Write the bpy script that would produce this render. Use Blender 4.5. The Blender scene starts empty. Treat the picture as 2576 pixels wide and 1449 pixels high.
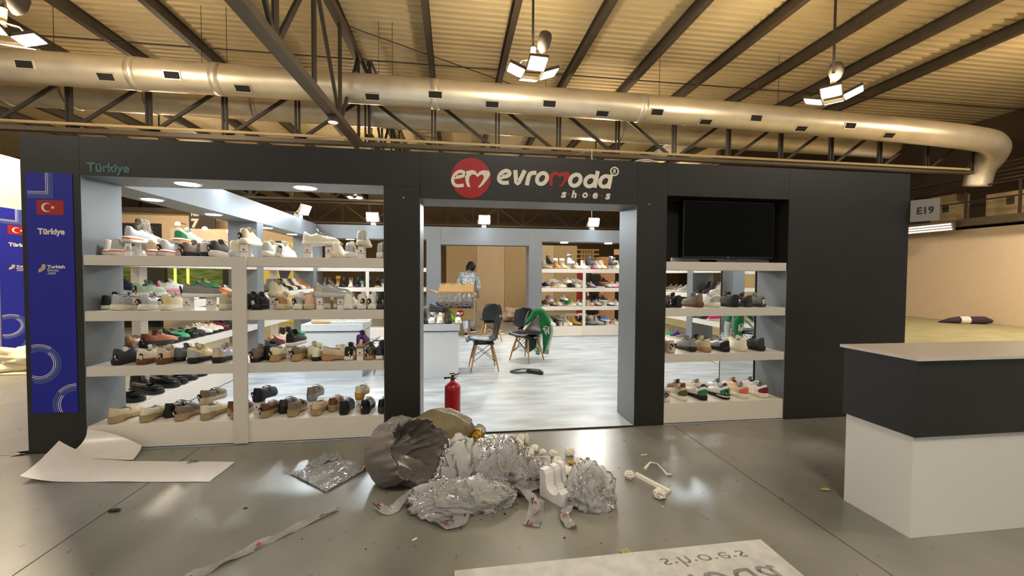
import bpy, bmesh, math, random
from math import sin, cos, pi, radians, sqrt
from mathutils import Vector, Matrix, noise
from mathutils.geometry import delaunay_2d_cdt
random.seed(7)
S = bpy.context.scene
COL = S.collection

# ------------------------------------------------------------------ camera
FPX, CAMY, CAMH = 1055.05, -3.7545, 1.4328
FW = Vector((0.13794705, 0.9899606, -0.03079958))
RT = Vector((0.99043833, -0.13783023, 0.00589455))
DN = Vector((0.00159025, -0.03131822, -0.9995082))
EYE = Vector((0.0, CAMY, CAMH))
cam = bpy.data.objects.new('camera', bpy.data.cameras.new('camera'))
COL.objects.link(cam)
cam.data.sensor_width = 36.0
cam.data.lens = FPX / 2576 * 36.0
cam.data.clip_start, cam.data.clip_end = 0.05, 200
cam.matrix_world = Matrix(((RT.x, -DN.x, -FW.x, EYE.x), (RT.y, -DN.y, -FW.y, EYE.y), (RT.z, -DN.z, -FW.z, EYE.z), (0, 0, 0, 1)))
S.camera = cam

# ------------------------------------------------------------------ world, exposure
WORLD_COL, WORLD_STR = (1.0, 0.95, 0.86), 0.34
L_PEND, L_FLOOD, L_DOWN, P_UPLIGHT = 120.0, 250.0, 110.0, 300.0          # radiance of the lamps' glowing faces; last: power of the added roof uplight
S.view_settings.view_transform = 'Standard'
S.view_settings.look = 'None'
S.view_settings.gamma = 1.0
S.view_settings.use_curve_mapping = False
S.view_settings.exposure = 0.0
w = bpy.data.worlds.new('hall_air'); S.world = w; w.use_nodes = True
bg = w.node_tree.nodes['Background']
bg.inputs[0].default_value = (*WORLD_COL, 1); bg.inputs[1].default_value = WORLD_STR
S.cycles.use_denoising = True
S.cycles.max_bounces = 7
S.cycles.diffuse_bounces = 4
S.cycles.glossy_bounces = 3
S.cycles.transmission_bounces = 4
S.cycles.transparent_max_bounces = 28
S.cycles.sample_clamp_indirect = 6.0
S.cycles.caustics_reflective = False
S.cycles.caustics_refractive = False
S.cycles.use_adaptive_sampling = True
S.cycles.adaptive_threshold = 0.02

# ------------------------------------------------------------------ helpers
def at(u, v, X=None, Y=None, Z=None):
    """world point seen at photo pixel u, v on the plane X=, Y= or Z= const"""
    q = FW + RT * ((u - 1288) / FPX) + DN * ((v - 724.5) / FPX)
    t = (X - EYE.x) / q.x if X is not None else (Y - EYE.y) / q.y if Y is not None else (Z - EYE.z) / q.z
    return EYE + q * t

def lin(h):
    if not isinstance(h, str): return h
    h = h.lstrip('#')
    c = [int(h[i:i + 2], 16) / 255 for i in (0, 2, 4)]
    return tuple(x / 12.92 if x <= .04045 else ((x + .055) / 1.055) ** 2.4 for x in c)

MATS = {}
def mat(name, col='808080', rough=.5, metal=0., emit=0., ecol=None, var=0., vscale=8., bump=0., bscale=60., spec=.5, stretch=None, trans=0.):
    if name in MATS: return MATS[name]
    m = bpy.data.materials.new(name); m.use_nodes = True
    nt = m.node_tree; b = nt.nodes['Principled BSDF']
    c = lin(col)
    b.inputs['Base Color'].default_value = (*c, 1)
    b.inputs['Roughness'].default_value = rough
    b.inputs['Metallic'].default_value = metal
    b.inputs['Specular IOR Level'].default_value = spec
    if trans: b.inputs['Transmission Weight'].default_value = trans
    if emit:
        b.inputs['Emission Color'].default_value = (*lin(ecol or col), 1)
        b.inputs['Emission Strength'].default_value = emit
    if var or bump:
        tc = nt.nodes.new('ShaderNodeTexCoord'); mp = nt.nodes.new('ShaderNodeMapping')
        nt.links.new(tc.outputs['Object'], mp.inputs[0])
        if stretch: mp.inputs['Scale'].default_value = stretch
    if var:
        n = nt.nodes.new('ShaderNodeTexNoise'); n.inputs['Scale'].default_value = vscale; n.inputs['Detail'].default_value = 6
        nt.links.new(mp.outputs[0], n.inputs['Vector'])
        r = nt.nodes.new('ShaderNodeValToRGB')
        r.color_ramp.elements[0].position, r.color_ramp.elements[1].position = .3, .7
        r.color_ramp.elements[0].color = (*[max(0, x * (1 - var)) for x in c], 1)
        r.color_ramp.elements[1].color = (*[min(1, x * (1 + var)) for x in c], 1)
        nt.links.new(n.outputs['Fac'], r.inputs[0]); nt.links.new(r.outputs[0], b.inputs['Base Color'])
    if bump:
        n2 = nt.nodes.new('ShaderNodeTexNoise'); n2.inputs['Scale'].default_value = bscale; n2.inputs['Detail'].default_value = 4
        nt.links.new(mp.outputs[0], n2.inputs['Vector'])
        bp = nt.nodes.new('ShaderNodeBump'); bp.inputs['Strength'].default_value = bump; bp.inputs['Distance'].default_value = .01
        nt.links.new(n2.outputs['Fac'], bp.inputs['Height']); nt.links.new(bp.outputs[0], b.inputs['Normal'])
    MATS[name] = m
    return m

def film(name, col, alpha, rough=.12, gloss=.5, bump=.6, bscale=40):
    """thin clear or milky plastic: part see-through, part glossy, part milky"""
    if name in MATS: return MATS[name]
    m = bpy.data.materials.new(name); m.use_nodes = True; nt = m.node_tree
    for n in list(nt.nodes): nt.nodes.remove(n)
    N = nt.nodes.new; out = N('ShaderNodeOutputMaterial')
    tr = N('ShaderNodeBsdfTransparent'); tr.inputs[0].default_value = (.95, .95, .95, 1)
    pr = N('ShaderNodeBsdfPrincipled'); pr.inputs['Base Color'].default_value = (*lin(col), 1); pr.inputs['Roughness'].default_value = .45
    gl = N('ShaderNodeBsdfGlossy'); gl.inputs['Roughness'].default_value = rough
    tc = N('ShaderNodeTexCoord'); nz = N('ShaderNodeTexNoise'); nz.inputs['Scale'].default_value = bscale; nz.inputs['Detail'].default_value = 3
    nt.links.new(tc.outputs['Object'], nz.inputs['Vector'])
    bp = N('ShaderNodeBump'); bp.inputs['Strength'].default_value = bump; bp.inputs['Distance'].default_value = .02
    nt.links.new(nz.outputs['Fac'], bp.inputs['Height'])
    for s in (pr, gl): nt.links.new(bp.outputs[0], s.inputs['Normal'])
    tl = N('ShaderNodeBsdfTranslucent'); tl.inputs[0].default_value = (*lin(col), 1); nt.links.new(bp.outputs[0], tl.inputs['Normal'])
    pt = N('ShaderNodeMixShader'); pt.inputs[0].default_value = .65; nt.links.new(pr.outputs[0], pt.inputs[1]); nt.links.new(tl.outputs[0], pt.inputs[2])
    a = N('ShaderNodeMixShader'); a.inputs[0].default_value = alpha
    nt.links.new(tr.outputs[0], a.inputs[1]); nt.links.new(pt.outputs[0], a.inputs[2])
    fr = N('ShaderNodeLayerWeight'); fr.inputs[0].default_value = gloss
    nt.links.new(bp.outputs[0], fr.inputs['Normal'])
    b = N('ShaderNodeMixShader'); nt.links.new(fr.outputs['Fresnel'], b.inputs[0])
    nt.links.new(a.outputs[0], b.inputs[1]); nt.links.new(gl.outputs[0], b.inputs[2])
    nt.links.new(b.outputs[0], out.inputs[0])
    MATS[name] = m
    return m

class MB:
    def __init__(s): s.v, s.f, s.m = [], [], []
    def add(s, vs, fs, mi=0, M=None):
        k = len(s.v)
        s.v += [tuple(M @ Vector(p)) for p in vs] if M else [tuple(p) for p in vs]
        s.f += [tuple(i + k for i in f) for f in fs]
        s.m += [mi] * len(fs) if isinstance(mi, int) else list(mi)
        return s
    def box(s, a, b, mi=0, M=None, c=0.):
        x0, y0, z0 = a; x1, y1, z1 = b
        if c:   # chamfered
            bm = bmesh.new(); bmesh.ops.create_cube(bm, size=1)
            for v in bm.verts: v.co = Vector(((x0 + x1) / 2 + v.co.x * (x1 - x0), (y0 + y1) / 2 + v.co.y * (y1 - y0), (z0 + z1) / 2 + v.co.z * (z1 - z0)))
            bmesh.ops.bevel(bm, geom=bm.edges[:], offset=c, segments=2, affect='EDGES', profile=.5)
            bm.verts.index_update()
            s.add([v.co for v in bm.verts], [[v.index for v in f.verts] for f in bm.faces], mi, M); bm.free(); return s
        return s.add([(x0, y0, z0), (x1, y0, z0), (x1, y1, z0), (x0, y1, z0), (x0, y0, z1), (x1, y0, z1), (x1, y1, z1), (x0, y1, z1)],
                     [(0, 3, 2, 1), (4, 5, 6, 7), (0, 1, 5, 4), (1, 2, 6, 5), (2, 3, 7, 6), (3, 0, 4, 7)], mi, M)
    def beam(s, p, q, wd, ht=None, mi=0):
        p, q = Vector(p), Vector(q); d = (q - p).normalized(); ht = ht or wd
        up = Vector((0, 0, 1)) if abs(d.z) < .95 else Vector((0, 1, 0))
        x = d.cross(up).normalized(); z = x.cross(d)
        vs = [e + x * sx * wd / 2 + z * sz * ht / 2 for e in (p, q) for sx, sz in ((-1, -1), (1, -1), (1, 1), (-1, 1))]
        return s.add(vs, [(3, 2, 1, 0), (4, 5, 6, 7), (0, 1, 5, 4), (1, 2, 6, 5), (2, 3, 7, 6), (3, 0, 4, 7)], mi)
    def tube(s, pts, r, n=8, mi=0, closed=False):
        pts = [Vector(p) for p in pts]; k = len(pts); rs = r if isinstance(r, (list, tuple)) else [r] * k
        vs, prev = [], None
        for i, p in enumerate(pts):
            d = (pts[(i + 1) % k] - pts[i - 1]) if closed else (pts[min(i + 1, k - 1)] - pts[max(i - 1, 0)])
            d.normalize()
            if prev is None:
                x = d.cross(Vector((0, 0, 1)) if abs(d.z) < .9 else Vector((1, 0, 0))).normalized()
            else:
                x = (prev - d * prev.dot(d)).normalized()
            prev = x; y = d.cross(x)
            vs += [p + (x * cos(2 * pi * j / n) + y * sin(2 * pi * j / n)) * rs[i] for j in range(n)]
        fs = [(i * n + j, i * n + (j + 1) % n, ((i + 1) % k) * n + (j + 1) % n, ((i + 1) % k) * n + j) for i in range(k if closed else k - 1) for j in range(n)]
        if not closed: fs += [tuple(range(n))[::-1], tuple((k - 1) * n + j for j in range(n))]
        return s.add(vs, fs, mi)
    def lathe(s, prof, n=16, mi=0, M=None):
        vs = [(r * cos(2 * pi * j / n), r * sin(2 * pi * j / n), z) for r, z in prof for j in range(n)]; k = len(prof)
        fs = [(i * n + j, i * n + (j + 1) % n, (i + 1) * n + (j + 1) % n, (i + 1) * n + j) for i in range(k - 1) for j in range(n)]
        fs += [tuple(range(n))[::-1], tuple((k - 1) * n + j for j in range(n))]
        return s.add(vs, fs, mi, M)
    def mesh(s, name, mats, smooth=False):
        me = bpy.data.meshes.new(name); me.from_pydata(s.v, [], s.f)
        for m in (mats if isinstance(mats, (list, tuple)) else [mats]): me.materials.append(m)
        if any(s.m): me.polygons.foreach_set('material_index', s.m)
        if smooth: me.polygons.foreach_set('use_smooth', [True] * len(me.polygons))
        me.update(); return me
    def obj(s, name, mats, parent=None, smooth=False, **k):
        return ob(name, s.mesh(name, mats, smooth), parent, **k)

def ob(name, data, parent=None, loc=None, rz=0., label=None, cat=None, group=None, kind=None):
    o = bpy.data.objects.new(name, data); COL.objects.link(o)
    if parent: o.parent = parent
    if loc is not None: o.location = loc
    if rz: o.rotation_euler = (0, 0, rz)
    if label: o['label'] = label
    if cat: o['category'] = cat
    if group: o['group'] = group
    if kind: o['kind'] = kind
    return o
def thing(name, label, cat, loc=(0, 0, 0), rz=0., group=None): return ob(name, None, None, loc, rz, label, cat, group)
def B(a, b, c=0.): return MB().box(a, b, c=c)

def poly_tris(pts, inner=None, step=None):
    """triangulate a simple 2-d polygon (optionally with holes and an inner grid of points)"""
    loops = [list(pts)] + [list(h) for h in (inner or [])]
    vs, es = [], []
    for lp in loops:
        k = len(vs); vs += [Vector(p) for p in lp]; es += [(k + i, k + (i + 1) % len(lp)) for i in range(len(lp))]
    def inside(x, y):
        c = False
        for lp in loops:
            for i in range(len(lp)):
                (x1, y1), (x2, y2) = lp[i - 1], lp[i]
                if (y1 > y) != (y2 > y) and x < (x2 - x1) * (y - y1) / (y2 - y1) + x1: c = not c
        return c
    if step:
        xs = [p[0] for p in pts]; ys = [p[1] for p in pts]; y = min(ys) + step / 2; r = 0
        while y < max(ys):
            x = min(xs) + step * (.25 + .5 * (r % 2))
            while x < max(xs):
                if inside(x, y): vs.append(Vector((x, y)))
                x += step
            y += step * .87; r += 1
    ov, _, of, *_ = delaunay_2d_cdt(vs, es, [], 0, 1e-6)
    return [tuple(v) for v in ov], [f for f in of if inside(sum(ov[i].x for i in f) / 3, sum(ov[i].y for i in f) / 3)]

def slab_mesh(mb, pts, fn, d, holes=None, mi=0):
    """prism over a 2-d polygon; fn(x, y, side) gives the world point, side 0 face / 1 back"""
    vs, fs = poly_tris(pts, holes)
    k = len(vs)
    mb.add([fn(x, y, 0) for x, y in vs] + [fn(x, y, d) for x, y in vs], [f for f in fs] + [tuple(i + k for i in f[::-1]) for f in fs], mi)
    for lp in [pts] + list(holes or []):
        n = len(lp)
        mb.add([fn(x, y, 0) for x, y in lp] + [fn(x, y, d) for x, y in lp], [(i, (i + 1) % n, n + (i + 1) % n, n + i) for i in range(n)], mi)

def stroke(path, wd, closed=False, cap=True):
    """outline polygon(s) of a thick 2-d stroke: (outer, holes)"""
    P = [Vector(p) for p in path]; n = len(P); Ls, Rs = [], []
    for i in range(n):
        if closed: a, b = P[i - 1], P[(i + 1) % n]
        else: a, b = P[max(i - 1, 0)], P[min(i + 1, n - 1)]
        t = (b - a).normalized(); nn = Vector((-t.y, t.x))
        Ls.append(P[i] + nn * wd / 2); Rs.append(P[i] - nn * wd / 2)
    if closed:
        A = lambda q: abs(sum(q[i - 1].x * q[i].y - q[i].x * q[i - 1].y for i in range(n)))
        o, h = (Ls, Rs) if A(Ls) > A(Rs) else (Rs, Ls)
        return [tuple(p) for p in o], [[tuple(p) for p in h]]
    return [tuple(p) for p in Ls + Rs[::-1]], []

def curve(pts, n=6, closed=False):
    """Catmull-Rom through 2-d or 3-d points"""
    P = [Vector(p) for p in pts]; k = len(P); out = []
    for i in range(k if closed else k - 1):
        p0, p1, p2, p3 = (P[(i + j) % k] if closed else P[max(0, min(k - 1, i + j))] for j in (-1, 0, 1, 2))
        for s in range(n):
            t = s / n
            out.append(.5 * ((2 * p1) + (p2 - p0) * t + (2 * p0 - 5 * p1 + 4 * p2 - p3) * t * t + (3 * p1 - p0 - 3 * p2 + p3) * t ** 3))
    if not closed: out.append(P[-1])
    return [tuple(p) for p in out]

TXT = {}
def text_mesh(s, size, m, depth=.001, bold=0., shear=0., align='LEFT', res=3):
    k = (s, size, depth, bold, shear, align)
    cu = bpy.data.curves.new('lettering', 'FONT'); cu.body = s; cu.size = size; cu.extrude = depth / 2; cu.offset = bold; cu.shear = shear
    cu.align_x = align; cu.resolution_u = res
    o = bpy.data.objects.new('lettering_tmp', cu); COL.objects.link(o)
    bpy.context.view_layer.update()
    me = bpy.data.meshes.new_from_object(o.evaluated_get(bpy.context.evaluated_depsgraph_get()))
    bpy.data.objects.remove(o); me.materials.clear(); me.materials.append(m); me.name = 'lettering'
    return me
def fit_text(o, x, z, width=None, height=None):
    """scale text standing in its local x-y so that its box is width (or height) and its lower left is at x, z"""
    me = o.data; xs = [v.co.x for v in me.vertices]; ys = [v.co.y for v in me.vertices]
    sx = width / (max(xs) - min(xs)) if width else None; sy = height / (max(ys) - min(ys)) if height else None
    sx, sy = sx or sy, sy or sx
    for v in me.vertices: v.co = Vector(((v.co.x - min(xs)) * sx + x, (v.co.y - min(ys)) * sy + z, v.co.z))
STAND = Matrix(((1, 0, 0, 0), (0, 0, 1, 0), (0, 1, 0, 0), (0, 0, 0, 1)))   # x-y plane -> x-z plane
def wall_text(s, x, z, width, m, parent, y=-.004, height=None, name='lettering', **k):
    me = text_mesh(s, .1, m, **k); o = ob(name, me, parent); fit_text(o, x, z, width, height)
    for v in me.vertices: v.co = Vector((v.co.x, y - v.co.z, v.co.y))
    me.flip_normals() if hasattr(me, 'flip_normals') else None
    return o
# ------------------------------------------------------------------ materials
M_CHAR = mat('charcoal_laminate', '262524', .42, var=.12, vscale=3)
M_GREYP = mat('grey_panel', '757a80', .4, var=.06, vscale=2)
M_WHITE = mat('white_laminate', 'ddd8d0', .35, var=.02, vscale=3)
M_PLINTH = mat('plinth_laminate', 'ece4da', .4, var=.03, vscale=2)
M_BLACK = mat('black_plastic', '0b0b0c', .35)
M_MATTE = mat('matte_black', '101010', .8)
M_STEEL = mat('painted_steel', '4c4031', .55, var=.15, vscale=4)
M_STEELD = mat('dark_steel', '2c241b', .6)
M_PIPE = mat('cream_pipe', 'b09a74', .45)
M_ZINC = mat('galvanised_duct', 'e2d6c0', .4, .72, bump=.25, bscale=2.5, var=.12, vscale=1.5)
M_DECK = mat('roof_deck', 'd9c192', .6, var=.08, vscale=.6)
M_TEXTW = mat('white_vinyl', 'e8e2d6', .5)
M_RED = mat('red_vinyl', 'a8141c', .45)
M_TEAL = mat('ghost_teal_vinyl', '4a7276', .6)
M_BLUE = mat('blue_banner_fabric', '141c9c', .6)
M_LEDW = mat('warm_led_face', 'ffffff', emit=L_PEND, ecol=(1.0, .91, .74))
M_LEDW2 = mat('warm_led_face_strong', 'ffffff', emit=L_PEND * 4.5, ecol=(1.0, .82, .60))
M_FLOOD = mat('cool_led_face', 'ffffff', emit=L_FLOOD, ecol=(.80, .92, 1.0))
M_DOWN = mat('downlight_face', 'ffffff', emit=L_DOWN, ecol=(.95, .97, 1.0))
M_GLASSBLK = mat('screen_glass', '020202', .06, spec=.15)
M_WOOD = mat('beech_wood', 'c39a62', .45, var=.15, vscale=20, stretch=(6, 6, .6))
M_CARD = mat('cardboard', 'b89a68', .8, var=.06, vscale=6)
M_BROWNP = mat('chipboard_back', 'bda888', .7, var=.05, vscale=2)
M_BEIGEW = mat('beige_wall_paint', 'd8c2a6', .7, var=.03)
M_PAPER = mat('white_sheet', 'e6e0dc', .3, var=.03)
M_TISSUE = mat('tissue_paper', 'efe9dc', .85)
M_MIRROR = mat('mirror_glass', 'e8efef', .01, 1.)
M_GOLD = mat('gold_foil', 'b08a34', .28, 1., bump=.8, bscale=30)
M_CLEAR = film('clear_film', 'ffffff', .62, .1, .3, .4, 60)
M_MILK = film('milky_film', 'fffefa', .85, .2, .26, .3, 40)
M_GREYBAG = mat('grey_bag_plastic', '77716a', .27, var=.08, vscale=5, bump=.22, bscale=16)
M_BEIGEBAG = film('beige_bag_plastic', 'b9ab86', .88, .3, .2)
M_BUBBLE = film('bubble_film', 'fafcfd', .75, .08, .45, bump=1.0, bscale=55)

def concrete(name, c0, c1, rough, scale, streak=None, bump=.05):
    m = bpy.data.materials.new(name); m.use_nodes = True; nt = m.node_tree; b = nt.nodes['Principled BSDF']; N = nt.nodes.new; L = nt.links.new
    tc = N('ShaderNodeTexCoord'); mp = N('ShaderNodeMapping'); L(tc.outputs['Object'], mp.inputs[0])
    if streak: mp.inputs['Scale'].default_value = streak
    n1 = N('ShaderNodeTexNoise'); n1.inputs['Scale'].default_value = scale; n1.inputs['Detail'].default_value = 4; n1.inputs['Roughness'].default_value = .5
    L(mp.outputs[0], n1.inputs['Vector'])
    r = N('ShaderNodeValToRGB'); r.color_ramp.elements[0].position, r.color_ramp.elements[1].position = .28, .72
    r.color_ramp.elements[0].color = (*lin(c0), 1); r.color_ramp.elements[1].color = (*lin(c1), 1)
    L(n1.outputs['Fac'], r.inputs[0])
    mp2 = N('ShaderNodeMapping'); mp2.inputs['Rotation'].default_value = (0, 0, .5); mp2.inputs['Scale'].default_value = (1.2, 26, 1); L(tc.outputs['Object'], mp2.inputs[0])
    n4 = N('ShaderNodeTexNoise'); n4.inputs['Scale'].default_value = 1.1; n4.inputs['Detail'].default_value = 3; L(mp2.outputs[0], n4.inputs['Vector'])
    r4 = N('ShaderNodeValToRGB'); r4.color_ramp.elements[0].position, r4.color_ramp.elements[1].position = .66, .74
    r4.color_ramp.elements[0].color = (1, 1, 1, 1); r4.color_ramp.elements[1].color = (.72, .70, .66, 1); L(n4.outputs['Fac'], r4.inputs[0])
    mx = N('ShaderNodeMix'); mx.data_type = 'RGBA'; mx.blend_type = 'MULTIPLY'; mx.inputs['Factor'].default_value = 1
    L(r.outputs[0], mx.inputs['A']); L(r4.outputs[0], mx.inputs['B']); L(mx.outputs['Result'], b.inputs['Base Color'])
    n2 = N('ShaderNodeTexNoise'); n2.inputs['Scale'].default_value = scale * 9; n2.inputs['Detail'].default_value = 5
    L(mp.outputs[0], n2.inputs['Vector'])
    mr = N('ShaderNodeMapRange'); mr.inputs[3].default_value, mr.inputs[4].default_value = rough, rough + .012
    L(n2.outputs['Fac'], mr.inputs[0]); L(mr.outputs[0], b.inputs['Roughness'])
    if bump:
        bp = N('ShaderNodeBump'); bp.inputs['Strength'].default_value = bump; bp.inputs['Distance'].default_value = .01
        L(n2.outputs['Fac'], bp.inputs['Height']); L(bp.outputs[0], b.inputs['Normal'])
    MATS[name] = m
    return m
M_CONC = concrete('polished_concrete', '66665d', '95938b', .27, 1.4, streak=(1, .6, 1), bump=0)
M_VINYL = concrete('grey_stone_vinyl', '949ca4', 'ccd4dc', .36, 2.6, streak=(.7, 2.4, 1), bump=.22)
M_CARPET = concrete('pale_hall_floor', '8d8a66', 'a9a27c', .6, 2., bump=.1)
# ------------------------------------------------------------------ hall floor of concrete slabs
fl = ob('floor', None, kind='structure')
jx = [-27, -20, -14.5, -10.35, -6.2, -2.06, 2.09, 6.24, 10.4, 14.6, 24]
jy = [-11, -8.3, -4.15, -.004, 6.16, 10.3, 14.5, 20, 28, 42]
for i in range(len(jx) - 1):
    for j in range(len(jy) - 1):
        a, b, c, d = jx[i] + .004, jx[i + 1] - .004, jy[j] + .004, jy[j + 1] - .004
        if jy[j] == -.004 and b > -3.3 and a < 4.6: 
            if b > 4.67 and a < 4.6: a = 4.70
            elif a < -3.32 and b > -3.32: b = -3.33
            elif i in (5, 6) : continue
        o = B((a, c, -.12), (b, d, 0)).obj('slab', M_CONC, fl)
B((-27, -11, -.2), (24, 42, -.121)).obj('screed', mat('joint_dark', '1c1a15', .9), fl)
# the stand's own thin floor, in 2.1 m strips
sf = ob('floor', None, kind='structure')
for j, (a, b) in enumerate(((.0, 2.1), (2.1, 4.2), (4.2, 6.16))):
    B((-3.31, a + .003, -.12), (4.67, b - .003, .004)).obj('strip', M_VINYL, sf)
B((-.29, -.012, .0), (1.70, .0, .012)).obj('edge_strip', M_STEELD, sf)
# paler floor beyond the stand on the far right
cf = ob('floor', None, kind='structure')
B((6.3, 2.2, 0), (16.6, 12, .006)).obj('carpet', M_CARPET, cf)

# ------------------------------------------------------------------ roof: ribbed deck on purlins
ce = ob('ceiling', None, kind='structure')
dk = MB(); Y0, Y1, pit = -5.0, 42.0, .21
n = int((Y1 - Y0) / pit); prof = []
for i in range(n):
    y = Y0 + i * pit
    prof += [(y, 7.2), (y + pit * .52, 7.2), (y + pit * .62, 7.245), (y + pit * .9, 7.245)]
vs = [(x, y, z) for x in (-24, 20) for y, z in prof]; k = len(prof)
dk.add(vs, [(i, k + i, k + i + 1, i + 1) for i in range(k - 1)])
dk.obj('deck', M_DECK, ce)
for i in range(-9, 7):
    x = 1.29 + 1.885 * i
    m_ = MB().box((x - .07, Y0, 6.92), (x + .07, Y1, 6.94)).box((x - .012, Y0, 6.94), (x + .012, Y1, 7.18)).box((x - .07, Y0, 7.18), (x + .07, Y1, 7.198))
    m_.obj('purlin', M_STEEL, ce)
MB().tube([(-24, 7.62, 6.97), (20, 7.75, 6.97)], .014, 6).obj('tie_rod', M_STEELD, ce)
MB().tube([(-2.3, 6.2, 6.95), (3.0, 9.2, 6.95)], .012, 6).obj('tie_rod', M_STEELD, ce)

# ------------------------------------------------------------------ trusses
def truss(label, p0, p1, zt, zb, bays, dirs, chord=.12, web=.075, mb=M_STEEL):
    t = thing('roof_truss', label, 'truss', (0, 0, 0), group='roof trusses')
    p0, p1 = Vector(p0), Vector(p1)
    P = lambda s, z: Vector((p0.x + (p1.x - p0.x) * s, p0.y + (p1.y - p0.y) * s, z))
    MB().beam(P(0, zt), P(1, zt), chord, chord).obj('top_chord', M_STEEL, t)
    MB().beam(P(0, zb), P(1, zb), chord * 1.3, chord * .8).obj('bottom_chord', mb, t)
    for i in range(bays + 1):
        m_ = MB()
        for sft in (-.04, .04):
            d = (p1 - p0).normalized() * sft
            m_.beam(P(i / bays, zb) + d, P(i / bays, zt) + d, .035, web)
        m_.obj('post', M_STEELD, t)
        if i < bays:
            a, b = (zb, zt) if dirs(i) else (zt, zb)
            MB().beam(P(i / bays, a), P((i + 1) / bays, b), .05, web).obj('diagonal', M_STEELD, t)
    return t
XT0 = -8.66 - 1.63 * 7
truss('long dark steel truss with cross-braced posts running behind the silver duct', (XT0, 7.2, 0), (XT0 + 1.63 * 22, 7.2, 0), 5.86, 4.66, 22, lambda i: not (10 < i < 16))
truss('dark steel truss further back, seen above the stand\'s rear wall', (-20, 15.5, 0), (16, 15.5, 0), 5.9, 4.66, 22, lambda i: i % 2)
truss('faintest steel truss deepest in the hall', (-20, 24, 0), (16, 24, 0), 5.9, 4.66, 22, lambda i: i % 2)
truss('steel truss slanting overhead towards the viewer with a lamp beneath', (-2.76, -4.8, 0), (-2.33, 7.15, 0), 6.76, 4.65, 8, lambda i: i % 2, .16, .09)
truss('short steel truss continuing beyond the silver duct from the crossing', (-2.1, 7.3, 0), (-1.9, 15.4, 0), 6.7, 4.9, 5, lambda i: i % 2, .13, .08)
MB().tube([(-21, 7.05, 4.80), (15.5, 7.05, 4.72)], .035, 8).obj('pipe', M_PIPE, label='thin cream pipe running along the truss bottom chord above the stand', cat='pipe')
lp = thing('safety_lamp', 'small round lamp under the slanting truss', 'lamp', (-2.38, 5.1, 4.45))
MB().lathe([(.02, .0), (.1, .0), (.11, .04), (.09, .1), (.03, .14)], 18).obj('housing', M_STEELD, lp)
MB().lathe([(.0, -.012), (.092, -.01), (.092, .0), (.0, .0)], 18).obj('lens', mat('lamp_lens', 'efe6d2', .3, emit=.6, ecol=(1, .95, .8)), lp)
MB().box((-.02, -.02, .12), (.02, .02, .2)).obj('bracket', M_STEELD, lp)

# ------------------------------------------------------------------ ducts
d1 = thing('air_duct', 'big smooth silver ventilation duct with black outlet slots', 'duct', (0, 0, 0))
R1, Y1D, Z1D = .325, 6.3, 5.62
pts = [(-22, Y1D, Z1D + .02), (-5, Y1D, Z1D + .03), (4.6, Y1D, Z1D - .01), (11.5, Y1D, Z1D - .14), (14.6, Y1D + .05, Z1D - .24), (15.6, Y1D + .25, Z1D - .32), (16.1, Y1D + .6, Z1D - .5), (16.25, Y1D + .95, Z1D - .8), (16.3, Y1D + 1.1, Z1D - 1.3)]
MB().tube(curve(pts, 6), R1, 36).obj('tube', M_ZINC, d1, smooth=True)
def duct_z(x): return Z1D + .03 - max(0, (x + 5)) * .0042 - max(0, x - 4.6) * .0145
for u in (350, 555, 1095, 1610):
    x = at(u, 240, Y=Y1D).x
    MB().tube([(x - .09, Y1D, duct_z(x)), (x + .09, Y1D, duct_z(x))], R1 + .012, 36).obj('collar', M_ZINC, d1, smooth=True)
for u, v in ((62, 162), (267, 193), (433, 189), (611, 222), (937, 243), (1095, 238), (1238, 262), (1382, 261), (1515, 285), (1653, 282), (1775, 306), (1902, 297), (2015, 323), (2139, 316), (2236, 340)):
    q = (FW + RT * ((u - 1288) / FPX) + DN * ((v - 724.5) / FPX)).normalized()
    x0 = (EYE + q * ((Y1D - EYE.y) / q.y)).x; zc = duct_z(x0)
    oy, oz = EYE.y - Y1D, EYE.z - zc
    A, Bq, Cq = q.y ** 2 + q.z ** 2, 2 * (oy * q.y + oz * q.z), oy * oy + oz * oz - R1 * R1
    disc = Bq * Bq - 4 * A * Cq
    t = (-Bq - sqrt(max(disc, 0))) / (2 * A); p = EYE + q * t
    a = math.atan2(p.z - zc, p.y - Y1D)
    Mx = Matrix.Translation((p.x, Y1D, zc)) @ Matrix.Rotation(a - pi / 2, 4, 'X') @ Matrix.Translation((0, 0, R1))
    of = MB().box((-.165, -.085, -.01), (.165, .085, .014), M=Mx).obj('outlet_frame', M_ZINC, d1)
    MB().box((-.145, -.066, .0), (.145, .066, .018), M=Mx).obj('outlet', M_MATTE, of)
for x in (-8.2, -5.4, -4.9, -1.7, -1.4, 2.2, 5.1, 8.4):
    MB().tube([(x, Y1D, duct_z(x) + R1), (x, Y1D, 7.2)], .006, 5).obj('hanger_wire', M_STEELD, d1)
d2 = thing('air_duct', 'spiral-seamed silver ventilation duct behind the smooth one', 'duct', (0, 0, 0))
R2, Y2D = .36, 8.2
def z2(x): return 5.86 - (x + 9) * .008
prof = []; x = -22.
while x < 14: prof += [x, x + .09]; x += .12
MB().tube([(x, Y2D, z2(x)) for x in prof], [R2 + (.008 if i % 2 else 0) for i in range(len(prof))], 24).obj('tube', M_ZINC, d2, smooth=True)
for u in (25, 190, 390, 650, 2160):
    x = at(u, 300, Y=Y2D).x if u < 2000 else at(u * .72, 300, Y=Y2D).x
    MB().tube([(x - .06, Y2D, z2(x)), (x + .06, Y2D, z2(x))], R2 + .02, 28).obj('collar', M_ZINC, d2, smooth=True)

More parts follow.
